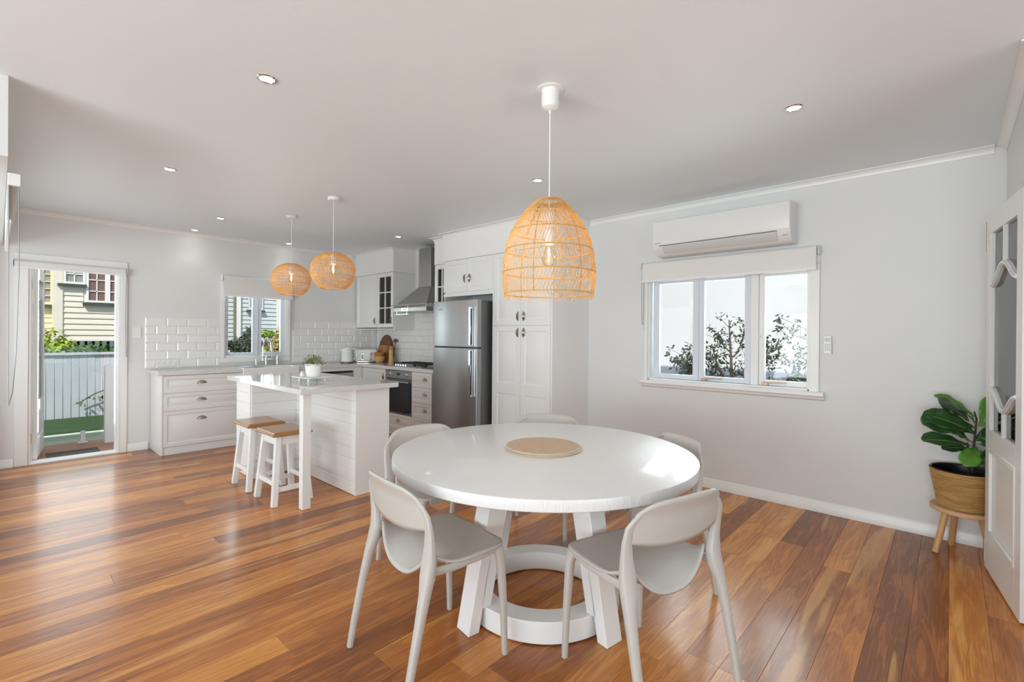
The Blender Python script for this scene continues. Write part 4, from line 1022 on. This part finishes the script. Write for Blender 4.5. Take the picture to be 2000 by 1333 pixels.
# ---------------------------------------------------------------- air conditioner + remote
t = thing('air_conditioner', 'long white split-system air conditioner on the wall above the dining window', 'air conditioner', (4.07, 1.4, 2.02))
ay0, ay1 = .875, 1.955; xf = 3.965
pr_ = [(XB-.002, 2.325), (xf+.02, 2.325), (xf, 2.318), (xf-.004, 2.30), (xf-.006, 2.115), (xf+.004, 2.085), (xf+.03, 2.045), (xf+.07, 2.022), (XB-.002, 2.02)]
MB().prism(pr_, 'y', ay0, ay1).build('housing', M['ac_white'], t, bevel=.003)
MB().prism([(xf-.0065, 2.316), (xf-.011, 2.30), (xf-.012, 2.12), (xf-.0065, 2.108)], 'y', ay0+.004, ay1-.004).build('front_panel', M['ac_white'], t)
m = MB()
lp = [(xf-.012, 2.100), (xf-.006, 2.080), (xf+.022, 2.043), (xf+.032, 2.034), (xf+.036, 2.038), (xf+.004, 2.084), (xf-.002, 2.102)]
m.prism(lp, 'y', ay0+.09, ay1-.09); m.build('louvre', M['louvre'], t)
MB().prism([(xf-.0075, 2.106), (xf-.0085, 2.101), (xf+.004, 2.101), (xf+.004, 2.106)], 'y', ay0+.09, ay1-.06).build('gap_line', M['black'], t)
MB().box(xf-.0135, xf-.0115, 1.885, 1.935, 2.124, 2.130).build('badge', M['grey_plastic'], t)
MB().box(xf+.004, xf+.008, ay0+.02, ay0+.055, 2.066, 2.072).build('indicator', M['grey_plastic'], t)
t = thing('remote_control', 'white air conditioner remote in a wall holder right of the dining window', 'remote', (4.16, .667, 1.18))
MB().box(XB-.022, XB-.001, .640, .694, 1.183, 1.25).build('holder', M['plastic_white'], t, bevel=.002)
MB().box(XB-.030, XB-.0225, .643, .691, 1.188, 1.318).build('remote_body', M['plastic_white'], t, bevel=.003)
MB().box(XB-.0315, XB-.0303, .650, .684, 1.276, 1.305).build('screen', M['lcd'], t)
for r_ in range(4):
    for k in range(3): MB().box(XB-.0315, XB-.0303, .650+k*.0125, .658+k*.0125, 1.212+r_*.014, 1.218+r_*.014).build('button', M['grey_plastic'], t)

# ---------------------------------------------------------------- near blind at the left edge of the frame
t = thing('roller_blind', 'near roller blind with bead chain at the left edge of the picture', 'blind', (.04, 4.2, 1.75))
MB().lathe([(.022, 0), (.022, 1.25)], (XD+.022, 3.45, 2.055), 20, 'y').build('roll', M['blind_near'], t)
MB().box(XD+.001, XD+.004, 3.47, 4.68, 1.86, 2.05).build('cloth', M['blind_near'], t)
MB().box(XD+.001, XD+.014, 3.46, 4.69, 1.845, 1.862).build('bottom_rail', M['trim'], t)
MB().box(XD+.0005, XD+.046, 3.43, 3.447, 2.03, 2.09).build('bracket', M['plastic_white'], t, bevel=.002)
m = MB(); m.tube([(XD+.040, 3.44, 2.05), (XD+.042, 3.44, 1.6), (XD+.034, 3.44, 1.2), (XD+.022, 3.44, 1.0), (XD+.008, 3.44, .93), (XD+.006, 3.44, 1.2), (XD+.006, 3.44, 2.03)], .0022, 6); m.build('chain', M['chain'], t)

# ---------------------------------------------------------------- right-hand glazed door leaf
DH = Vector((3.822, -.150, 0)); DE = Vector((3.164, -.238, 0)); du = (DE-DH).normalized(); dn = Vector((du.y, -du.x, 0))
if dn.y < 0: dn = -dn
DW, DT, DHt = .668, .036, 2.0
def dP(u, z, n): return DH+du*u+dn*n+Vector((0, 0, z))
def dbox(m, u0, u1, z0, z1, n0=-DT, n1=0):
    vs = [dP(u, z, n) for z in (z0, z1) for u, n in ((u0, n0), (u1, n0), (u1, n1), (u0, n1))]
    return m.add(vs, [(0,3,2,1),(4,5,6,7),(0,1,5,4),(1,2,6,5),(2,3,7,6),(3,0,4,7)])
m = MB(); st = .085; u0, u1 = st, DW-st*1.1; zg0, zg1 = .80, 1.89
dbox(m, 0, st, .012, DHt); dbox(m, u1, DW, .012, DHt); dbox(m, u0, u1, zg1, DHt); dbox(m, u0, u1, .70, zg0); dbox(m, u0, u1, .012, .22); dbox(m, u0, u1, .22, .70, -DT+.012, -.012)
d2 = struct(m.build('door_2', M['trim'], bevel=.002), 'white door leaf with curved glazing bars and a lower panel')
for sgn, zc_, top in ((1, 1.60, True), (-1, 1.03, False)):
    pts = []
    for i in range(21):
        u = u0+(u1-u0)*i/20; s = (i/20*2-1)
        bell = .5*(1+cos(pi*s)); z = zc_+sgn*(.10*bell)
        pts.append((u, z))
    m = MB()
    for n0, n1, hw in ((-DT+.002, -.002, .012), (-.002, .006, .006)):
        vs = []
        for u, z in pts: vs += [dP(u, z-hw, n0), dP(u, z+hw, n0), dP(u, z+hw, n1), dP(u, z-hw, n1)]
        k = len(pts); m.add(vs, [(i*4+j, i*4+(j+1) % 4, i*4+4+(j+1) % 4, i*4+4+j) for i in range(k-1) for j in range(4)]+[(0, 1, 2, 3), (4*k-1, 4*k-2, 4*k-3, 4*k-4)])
    m.build('curved_bar', M['trim'], d2)
    um = (u0+u1)/2; zz = (zc_+.11, zg1) if top else (zg0, zc_-.11)
    m = MB(); dbox(m, um-.010, um+.010, zz[0], zz[1], -DT+.004, -.001); m.build('glazing_bar', M['trim'], d2)
m = MB(); dbox(m, u0, u1, zg0, zg1, -.021, -.017); m.build('pane', M['pane_door'], d2)
m = MB()
for a, b, c_, d in ((u0, u0+.02, .22, .70), (u1-.02, u1, .22, .70), (u0+.02, u1-.02, .22, .245), (u0+.02, u1-.02, .675, .70)): dbox(m, a, b, c_, d, -.012, .004)
m.build('moulding', M['trim'], d2, bevel=.004)
for z0, z1, mt in ((1.80, 1.97, 'brass'), (.03, .17, 'nickel')):
    m = MB(); dbox(m, -.003, -.0005, z0, z1, -DT+.002, -.002); q_ = dP(-.004, z0, 0); m.tube([(q_.x, q_.y, z0), (q_.x, q_.y, z1)], .005, 8); m.build('hinge', M[mt], d2)

# ---------------------------------------------------------------- fig on a low stool
PC = Vector((3.978, -.062, 0)); SH = .282
t = thing('plant_stool', 'low three-legged pine stool carrying the basket planter', 'stool', PC)
MB().lathe([(.150, SH-.026), (.154, SH-.022), (.154, SH-.004), (.150, SH)], PC, 48).build('seat', M['pine_seat'], t)
for (dx, dy) in ((-.088, .122), (.128, .050), (-.045, -.128)):
    MB().tube([PC+Vector((dx, dy, .001)), PC+Vector((dx*.62, dy*.62, SH-.027))], [.0165, .0185], 14).build('leg', M['pine'], t)
t = thing('potted_fig', 'fiddle-leaf fig in a straw basket planter beside the white door leaf', 'plant', PC+Vector((0, 0, SH)))
z0 = SH+.001; bk = [(.128, 0)]
m = MB(); n_ = 22
prof_b = []
for k in range(n_+1):
    f = k/n_; r_ = .118+.040*f; z = .225*f
    prof_b += [(r_-.002, z), (r_+.003, z+.005)] if k < n_ else [(r_, z)]
m.lathe(prof_b, (PC.x, PC.y, z0), 56, cap=False); m.lathe([(.002, 0), (.118, 0)], (PC.x, PC.y, z0), 40, cap=False)
m.build('basket', M['straw'], t, fixn=False)
MB().lathe([(.146, .19), (.152, .222), (.156, .229), (.152, .232), (.146, .226), (.141, .165)], (PC.x, PC.y, z0), 48, cap=False).build('inner_pot', M['black'], t)
MB().lathe([(.001, .172), (.142, .170)], (PC.x, PC.y, z0), 32, cap=False).build('soil', M['soil'], t)
view = Vector((.74, .67, 0)); side = Vector((.67, -.74, 0))      # away from and to the right of the photographer
def L3(px, py, dep=0):
    return PC+side*((px-1880)/324)+view*dep+Vector((0, 0, 1.3+(658.7-py)/324))
for pts, r_ in (([(1892, 932, 0), (1889, 905, .0), (1884, 880, -.02), (1878, 860, -.03)], .007), ([(1900, 935, .01), (1901, 900, .01), (1904, 860, .01), (1905, 815, .0), (1900, 800, 0)], .008), ([(1884, 880, -.02), (1895, 888, .0), (1903, 895, .01)], .004)):
    MB().tube([L3(*p) for p in pts], [r_, r_*.9, r_*.8, r_*.7, r_*.5][:len(pts)], 8).build('stem', M['stem'], t)
def leaf_obj(b, tip, wd, matn, droop=.03, tw=0, parent=t):
    b, tip = L3(*b), L3(*tip); d = tip-b; L_ = d.length*1.07; wd *= 1.22; d.normalize()
    up = Vector((0, 0, .62))-view*.9; sx = d.cross(up)
    if sx.length < .1: sx = side.copy()
    sx.normalize(); up = sx.cross(d).normalized(); q_ = Matrix.Rotation(tw, 3, d); sx = q_ @ sx; up = q_ @ up
    m = MB()
    def fn(u, v):
        s = v*2-1; f = u
        prof = [0, .12, .36, .56, .68, .82, .95, 1, .98, .86, .25]
        i = min(9, int(f*10)); w_ = prof[i]+(prof[i+1]-prof[i])*(f*10-i)
        ripple = .05*sin(f*19)*s*abs(s)
        return b+d*(L_*f)+sx*(s*w_*wd/2)+up*(-droop*4*(f-.5)**2+droop+abs(s)*wd*.13*w_+ripple*wd)
    m.grid(fn, 20, 8); o = m.build('leaf', M[matn], parent, fixn=False, solid=.0012)
    m = MB(); m.tube([fn(k/10, .5)+up*.0015 for k in range(11)], [.0022]*8+[.0015, .001, .0006], 5); m.build('midrib', M['leaf_vein'], o)
    return o
D, B_ = 'fig_leaf', 'fig_leaf_bright'
for b, tip, wd, mt, dr, tw in (
    ((1903, 824, 0), (1821, 781, -.05), .085, D, .02, .5), ((1902, 832, 0), (1814, 824, .04), .135, D, .02, 0), ((1898, 845, -.02), (1826, 812, .05), .10, D, .03, -.2),
    ((1882, 866, -.04), (1788, 854, -.06), .085, D, .02, .3), ((1886, 862, -.06), (1832, 838, -.08), .035, D, .01, .6), ((1884, 872, -.03), (1835, 872, -.02), .055, D, .012, .2),
    ((1892, 866, -.05), (1843, 893, -.13), .08, B_, .015, .2), ((1893, 868, -.03), (1885, 900, -.08), .085, D, .01, .4), ((1890, 860, -.05), (1928, 862, -.09), .05, D, .01, .3),
    ((1903, 812, 0), (1855, 776, .10), .07, B_, .012, .2), ((1900, 822, .03), (1870, 788, .12), .09, D, .015, 0), ((1904, 824, -.02), (1928, 776, -.05), .10, B_, .02, -.3),
    ((1905, 830, .0), (1929, 812, -.04), .07, B_, .015, 0), ((1905, 860, .02), (1929, 838, -.03), .065, D, .015, 0), ((1903, 895, .0), (1928, 880, -.04), .055, D, .012, 0), ((1903, 905, .0), (1926, 902, -.04), .05, D, .012, .2),
    ((1896, 846, -.03), (1912, 866, -.13), .09, D, .012, .3), ((1885, 858, -.02), (1852, 832, .02), .07, D, .01, .1)):
    leaf_obj(b, tip, wd, mt, dr, tw)

# ---------------------------------------------------------------- outside the garden door
rq = random.Random(21)
g = thing('deck', 'reddish timber deck outside the open garden door', 'deck', (.7, 7.2, -.15))
for i in range(9):
    y0 = YA+.165+i*.108; MB().box(-1.0, 2.4, y0, y0+.102, -.045, -.02+rq.uniform(-.001, .001)).build('deck_board', M['deck'], g)
MB().box(-1.0, 2.4, YA+.165, YA+.165+9*.108, -.12, -.047).build('joists', M['under_dark'], g)
m = MB().box(.36, .78, 6.86, 7.16, -.0185, -.006); tag(m.build('door_mat', M['mat_dark'], bevel=.003), 'dark doormat on the deck outside the garden door', 'mat')
gl = thing('glass_balustrade', 'frameless clear glass balustrade panel along the deck edge', 'balustrade', (.3, 7.62, -.02))
MB().box(-1.1, .86, 7.615, 7.627, .035, 1.13).build('pane', M['pool_glass'], gl, bevel=.001)
for x in (.70, -.5):
    m = MB(); m.box(x-.045, x+.045, 7.585, 7.657, -.0185, -.008); m.box(x-.022, x+.022, 7.600, 7.614, -.008, .125); m.box(x-.022, x+.022, 7.628, 7.642, -.008, .125); m.build('spigot', M['ext_white'], gl, bevel=.004)
p = thing('deck_post', 'white square timber post at the deck edge', 'post', (.922, 7.45, -.019))
MB().box(.875, .970, 7.40, 7.495, -.0185, .885).build('shaft', M['ext_white'], p, bevel=.003)
MB().add([(.869, 7.394, .885), (.976, 7.394, .885), (.976, 7.501, .885), (.869, 7.501, .885), (.886, 7.411, .91), (.959, 7.411, .91), (.959, 7.484, .91), (.886, 7.484, .91)], [(0,3,2,1),(4,5,6,7),(0,1,5,4),(1,2,6,5),(2,3,7,6),(3,0,4,7)]).build('cap', M['ext_white'], p)
m = MB(); m.box(.79, .874, 7.44, 7.46, .805, .83); m.box(.971, 2.4, 7.47, 7.51, .80, .84); m.box(.971, 2.4, 7.47, 7.51, .05, .09); m.build('rail', M['ext_white'], p)
m = MB().box(-14, 40, YA+.18, 60, -.75, -.42); struct(m.build('ground', M['ground_shade']))
m = MB().box(-3, 4.0, 10.19, 12.05, -.42, -.30); o = tag(m.build('lawn', M['lawn']), 'strip of green lawn at the foot of the white fence', 'lawn', kind='stuff')
m = MB().box(-3, 4.0, 10.12, 10.18, -.42, -.29); struct(m.build('trim_6', M['ext_white']))
m = MB().box(-3, 4.0, 7.9, 10.11, -.42, -.305); o = tag(m.build('artificial_turf', M['ground_shade']), 'grey-green shaded ground beyond the glass balustrade', 'ground', kind='stuff')
fe = thing('paling_fence', 'white painted paling fence behind the lawn', 'fence', (1.5, 12.1, -.3))
x = -1.2
while x < 3.6:
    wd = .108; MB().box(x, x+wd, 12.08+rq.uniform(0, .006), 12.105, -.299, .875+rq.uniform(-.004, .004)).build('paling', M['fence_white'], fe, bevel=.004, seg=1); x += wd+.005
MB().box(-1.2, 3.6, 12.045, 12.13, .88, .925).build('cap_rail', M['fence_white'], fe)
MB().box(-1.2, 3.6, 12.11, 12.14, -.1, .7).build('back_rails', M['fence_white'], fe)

def leaves(m, c, rad, n, ls, q, hollow=.55):
    for i in range(n):
        th_ = q.uniform(0, 2*pi); cz = q.uniform(-1, 1); s_ = math.sqrt(1-cz*cz); r_ = q.uniform(hollow, 1)**.5*(1+.18*sin(5*th_+3*cz*3)+.1*q.uniform(-1, 1))
        n_ = Vector((s_*cos(th_), s_*sin(th_), cz)); C_ = Vector(c)+Vector((n_.x*rad[0], n_.y*rad[1], n_.z*rad[2]))*r_
        n_ = (n_+Vector((q.uniform(-1, 1), q.uniform(-1, 1), q.uniform(-1, 1)))*.7).normalized()
        a_ = n_.orthogonal().normalized(); a_.rotate(Matrix.Rotation(q.uniform(0, 6.28), 3, n_)); b_ = n_.cross(a_); l_ = ls*q.uniform(.6, 1.3)
        m.add([C_-a_*l_, C_+b_*l_*.42+n_*l_*.1, C_+a_*l_, C_-b_*l_*.42+n_*l_*.1], [(0, 1, 2, 3)])
def bush(label, cat, base, blobs, matn, n, ls, seed, name='shrub'):
    q = random.Random(seed); t_ = thing(name, label, cat, base); m = MB(); st = MB()
    for (c, rad) in blobs:
        leaves(m, c, rad, int(n/len(blobs)), ls, q)
        st.tube([Vector(base)+Vector((q.uniform(-.05, .05), q.uniform(-.05, .05), 0)), Vector(c)*.6+Vector(base)*.4, Vector(c)], [.02, .014, .006], 6)
    o_ = m.build('foliage', M[matn], t_, fixn=False); o_['kind'] = 'stuff'; st.build('stems', M['bark'], t_); return t_
bush('bright yellow-green shrub below the cream bay, left in the garden doorway', 'shrub', (.75, 13.1, -.4), [((.55, 13.1, .95), (.5, .3, .42)), ((.85, 13.0, .75), (.35, .3, .4)), ((.2, 13.1, .9), (.5, .3, .4))], 'bush_bright', 2600, .05, 4)
bush('dark green low hedge seen over the white fence', 'hedge', (1.9, 12.9, -.4), [((1.3, 12.9, .75), (.45, .25, .33)), ((1.9, 12.9, .72), (.45, .25, .30)), ((2.6, 12.9, .74), (.4, .25, .32))], 'bush_green', 2400, .05, 5, 'hedge')
# creeper sprig hanging before the fence
t_ = thing('creeper_sprig', 'thin leafy creeper sprig in front of the white fence', 'plant', (1.45, 11.95, -.05))
MB().tube([(1.05, 12.0, -.02), (1.25, 11.97, .13), (1.5, 11.95, .24), (1.75, 11.93, .33), (2.1, 11.9, .36)], .010, 5).build('stem', M['bark'], t_)
q = random.Random(9); m = MB()
for k in range(46):
    f = q.random(); c_ = Vector((1.05+f*1.0, 11.93, -.02+f*.40-.1*f*f))+Vector((q.uniform(-.06, .06), q.uniform(-.04, .04), q.uniform(-.07, .07)))
    leaves(m, c_, (.01, .01, .01), 1, .045, q)
o = m.build('foliage', M['bush_green'], t_, fixn=False); o['kind'] = 'stuff'

# neighbouring house, cream wing
HY = 14.6
h = thing('weatherboard_house', 'cream raised weatherboard house seen through the garden door', 'house', (2.0, HY+1.5, -.4))
hz0, HT = 1.115, 3.4
def wboards(root, x0, x1, y, z0, z1, matn, pitch=.128, holes=()):
    z = z0
    while z < z1-.02:
        segs = [(x0, x1)]
        for hx0_, hx1_, hz0_, hz1_ in holes:
            if z+pitch > hz0_+.02 and z < hz1_-.02: segs = [s for a, b in segs for s in ((a, min(b, hx0_)), (max(a, hx1_), b)) if s[1]-s[0] > .02]
        for a, b in segs:
            MB().prism([(y, z), (y-.026, z+.002), (y-.026, z+.010), (y-.006, z+pitch), (y, z+pitch)], 'x', a, b).build('weatherboard', M[matn], root)
        z += pitch
MB().box(.88, 3.6, HY+.001, HY+4, hz0, HT).build('wall', M['house_cream'], h)
wboards(h, .99, 3.5, HY, hz0, HT, 'house_cream', .128, ((.99, 1.385, 2.36, HT+.2), (1.33, 2.6, 1.95, HT+.2)))
MB().box(.872, .99, HY-.045, HY+.03, hz0, HT).build('corner_board', M['house_cream'], h)
for x0, x1, z0 in ((.995, 1.37, 2.40), (1.378, 1.755, 2.0), (1.757, 2.14, 2.0), (2.16, 2.55, 2.0)):
    m = MB(); z1 = HT-.1; f = .045
    for a, b, c_, d in ((x0, x0+f, z0, z1), (x1-f, x1, z0, z1), (x0+f, x1-f, z0, z0+f), (x0+f, x1-f, z1-f, z1)): m.box(a, b, HY-.05, HY+.0, c_, d)
    nz_ = max(2, round((z1-z0)/.24))
    for k in range(1, nz_): zz = z0+(z1-z0)*k/nz_; m.box(x0+f, x1-f, HY-.04, HY-.01, zz-.010, zz+.010)
    m.box((x0+x1)/2-.010, (x0+x1)/2+.010, HY-.04, HY-.01, z0+f, z1-f)
    wo = m.build('window', M['ext_white'], h)
    MB().box(x0+f, x1-f, HY-.02, HY-.012, z0+f, z1-f).build('pane', M['pane_dark'] if x0 > 1.3 else M['pane_grey'], wo)
MB().box(.90, 1.385, HY-.10, HY, 2.345, 2.395).build('sill', M['house_green'], h); MB().box(1.32, 2.6, HY-.12, HY, 1.94, 1.99).build('sill', M['house_green'], h)
for k in range(14): MB().box(1.15+k*.13, 1.225+k*.13, HY-.02, HY+.01, -.4, 1.10).build('slat', M['slat_teal'], h)
MB().box(.9, 3.6, HY+.3, HY+.35, -.4, 1.10).build('understorey', M['under_dark'], h)
# recessed sunlit wing on the left
MB().box(-.8, .90, HY+1.2, HY+4, hz0+.03, HT+.4).build('wall', M['house_sunlit'], h)
wboards(h, -.8, .90, HY+1.2, hz0+.03, 1.90, 'house_sunlit', .128)
m = MB()
for a, b, c_, d in ((.52, .61, 1.96, 3.3), (.855, .90, 1.96, 3.3), (.61, .855, 1.96, 2.02)): m.box(a, b, HY+1.12, HY+1.2, c_, d)
for k in range(7): m.box(.61, .855, HY+1.14, HY+1.17, 2.16+k*.17, 2.175+k*.17)
m.box(.725, .74, HY+1.14, HY+1.17, 2.02, 3.3)
wo = m.build('window', M['house_sunlit'], h); MB().box(.61, .855, HY+1.17, HY+1.19, 2.02, 3.3).build('pane', M['pane_grey'], wo)
MB().box(-.1, .90, HY+1.08, HY+1.2, 1.90, 1.955).build('sill', M['house_green'], h)
for x in (.2, .80): MB().box(x-.05, x+.05, HY+1.25, HY+1.35, -.4, hz0+.03).build('stump', M['house_cream'], h)
# white wing seen through the kitchen window
h = thing('weatherboard_house', 'white weatherboard house wall seen through the kitchen window', 'house', (5.6, HY+1.5, -.4))
MB().box(3.9, 8.2, HY+.001, HY+4, 1.10, HT+1.0).build('wall', M['house_white'], h)
wboards(h, 3.9, 8.2, HY, 1.113, HT+.6, 'house_white', .118)
for x, w_ in ((4.50, .10), (5.56, .09)): MB().box(x, x+w_, HY-.08, HY-.037, 1.10, HT+.6).build('corner_board', M['ext_white'], h)
MB().tube([(4.43, HY-.07, 1.0), (4.43, HY-.07, HT+.6)], .02, 8).build('downpipe', M['timber_brown'], h)
for x in (4.80, 5.02):
    wo = MB().box(x, x+.17, HY-.06, HY-.037, 1.985, HT).build('window', M['sash'], h)
    MB().box(x+.04, x+.13, HY-.066, HY-.0605, 2.06, HT-.05).build('pane', M['pane_grey'], wo)
MB().box(4.75, 5.23, HY-.11, HY-.037, 1.935, 1.98).build('sill', M['house_green'], h)
MB().box(3.9, 8.2, HY+.2, HY+.25, -.4, 1.09).build('understorey', M['timber_brown'], h)
bush('dark green creeper shrub in the left pane of the kitchen window', 'shrub', (4.3, 13.7, -.4), [((3.95, 13.7, .75), (.4, .3, .40)), ((4.35, 13.7, .80), (.38, .3, .42)), ((4.55, 13.7, 1.10), (.16, .15, .36)), ((4.2, 13.7, .35), (.45, .3, .45))], 'bush_dark', 3400, .05, 6)
bush('yellow-green flowering shrub in the right pane of the kitchen window', 'shrub', (5.15, 13.1, -.4), [((5.05, 13.1, .90), (.27, .25, .42)), ((5.22, 13.1, 1.22), (.22, .2, .33)), ((5.0, 13.1, .55), (.3, .25, .40)), ((5.35, 13.1, .8), (.25, .25, .5))], 'bush_yellow', 3400, .045, 7)
bush('green leafy patch between the two kitchen window bushes', 'shrub', (4.70, 12.3, -.4), [((4.42, 12.3, .62), (.14, .12, .35)), ((4.46, 12.3, 1.30), (.18, .1, .09))], 'bush_bright', 900, .045, 8)

# ---------------------------------------------------------------- outside the dining window
m = MB().box(7.2, 7.4, -4, 10, -.4, 6.5); tag(m.build('neighbour_wall', M['render_white']), 'tall white rendered wall outside the dining window', 'wall')
m = MB().box(6.9, 7.19, -4, 10, -.4, .85); tag(m.build('garden_wall', M['render_blue']), 'low blue-grey garden wall at the foot of the white wall', 'wall')
m = MB().box(4.4, 9, -6, YA+.1, -.75, -.41); struct(m.build('ground_side', M['ground_shade']))
def tree(label, base, branches, matn, n, ls, seed):
    q = random.Random(seed); t_ = thing('garden_tree', label, 'tree', base)
    st = MB(); m = MB()
    for pts, r0 in branches:
        k = len(pts); st.tube([Vector(p_) for p_ in pts], [r0*(1-.75*i/(k-1)) for i in range(k)], 7)
        for j in range(n):
            f = q.uniform(.35, 1.0)*(k-1); i = min(k-2, int(f)); p_ = Vector(pts[i]).lerp(Vector(pts[i+1]), f-i)
            leaves(m, p_+Vector((q.gauss(0, .05), q.gauss(0, .05), q.gauss(0, .045))), (.01, .01, .01), 1, ls, q)
        for j in range(7):
            f = q.uniform(.3, 1.0)*(k-1); i = min(k-2, int(f)); p_ = Vector(pts[i]).lerp(Vector(pts[i+1]), f-i)
            e_ = p_+Vector((q.gauss(0, .03), q.gauss(0, .09), q.uniform(.02, .14))); st.tube([p_, e_], [.004, .002], 4)
            for l in range(8): leaves(m, e_+Vector((q.gauss(0, .03), q.gauss(0, .03), q.gauss(0, .03))), (.01, .01, .01), 1, ls, q)
    st.build('branches', M['bark'], t_); o_ = m.build('foliage', M[matn], t_, fixn=False); o_['kind'] = 'stuff'
E_ = 5.3
def W(px, py, X=E_):
    # point on the vertical plane X seen at that place from the photograph's standpoint (used once, to lay out real trees)
    d = r3*((px-1000)/928.2)+u3*((658.7-py)/928.2)+f2; k = X/d.x; return (X, d.y*k, 1.3+d.z*k)
g0 = W(1432, 900); 
tree('leafy shrub with two bare trunks in the middle dining window light', (E_, g0[1], -.4), [
    ([(E_, g0[1], -.4), W(1429, 740), W(1428, 700), W(1426, 665), W(1424, 625)], .022), ([(E_, g0[1]+.02, -.4), W(1413, 738), W(1398, 705), W(1390, 672)], .020),
    ([W(1428, 700), W(1440, 690), W(1448, 670), W(1452, 650)], .010), ([W(1427, 690), W(1410, 672), W(1402, 660)], .008), ([W(1405, 725), W(1385, 712), W(1378, 690)], .008), ([W(1428, 735), W(1400, 735), W(1380, 730)], .006), ([W(1428, 738), W(1445, 732), W(1452, 728)], .006)], 'bush_dark', 34, .026, 31)
tree('small dense shrub in the left dining window light', (*W(1345, 900)[:2], -.4), [([(*W(1345, 900)[:2], -.4), W(1345, 735), W(1342, 710), W(1345, 690)], .014), ([W(1345, 735), W(1330, 720), W(1325, 705)], .008), ([W(1345, 735), W(1352, 715), W(1354, 695)], .008)], 'bush_dark', 60, .028, 32)
tree('sparse leafy branch low in the right dining window light', (*W(1497, 900)[:2], -.4), [([(*W(1492, 900)[:2], -.4), W(1492, 740), W(1497, 700), W(1500, 670)], .012), ([W(1495, 690), W(1510, 688), W(1516, 684)], .006), ([W(1495, 700), W(1500, 712), W(1503, 716)], .005)], 'bush_dark', 26, .026, 33)
tree('leafy branch reaching in from the right of the dining window', (*W(1600, 900)[:2], -.4), [([(*W(1604, 900)[:2], -.4), W(1598, 740), W(1592, 690), W(1580, 655), W(1572, 642)], .012), ([W(1582, 665), W(1565, 660), W(1548, 655), W(1540, 665)], .006), ([W(1585, 720), W(1562, 712), W(1548, 710), W(1538, 714)], .006), ([W(1588, 735), W(1572, 735), W(1560, 742)], .006)], 'bush_dark', 14, .026, 34)
bush('pale green ground planting under the dining window', 'shrub', (E_+.1, W(1420, 745)[1], -.4), [(W(1400, 748, E_+.1), (.1, .5, .06)), (W(1345, 740, E_+.1), (.1, .2, .08)), (W(1500, 752, E_+.1), (.1, .35, .06)), (W(1570, 752, E_+.1), (.1, .2, .09))], 'bush_green', 900, .03, 35)
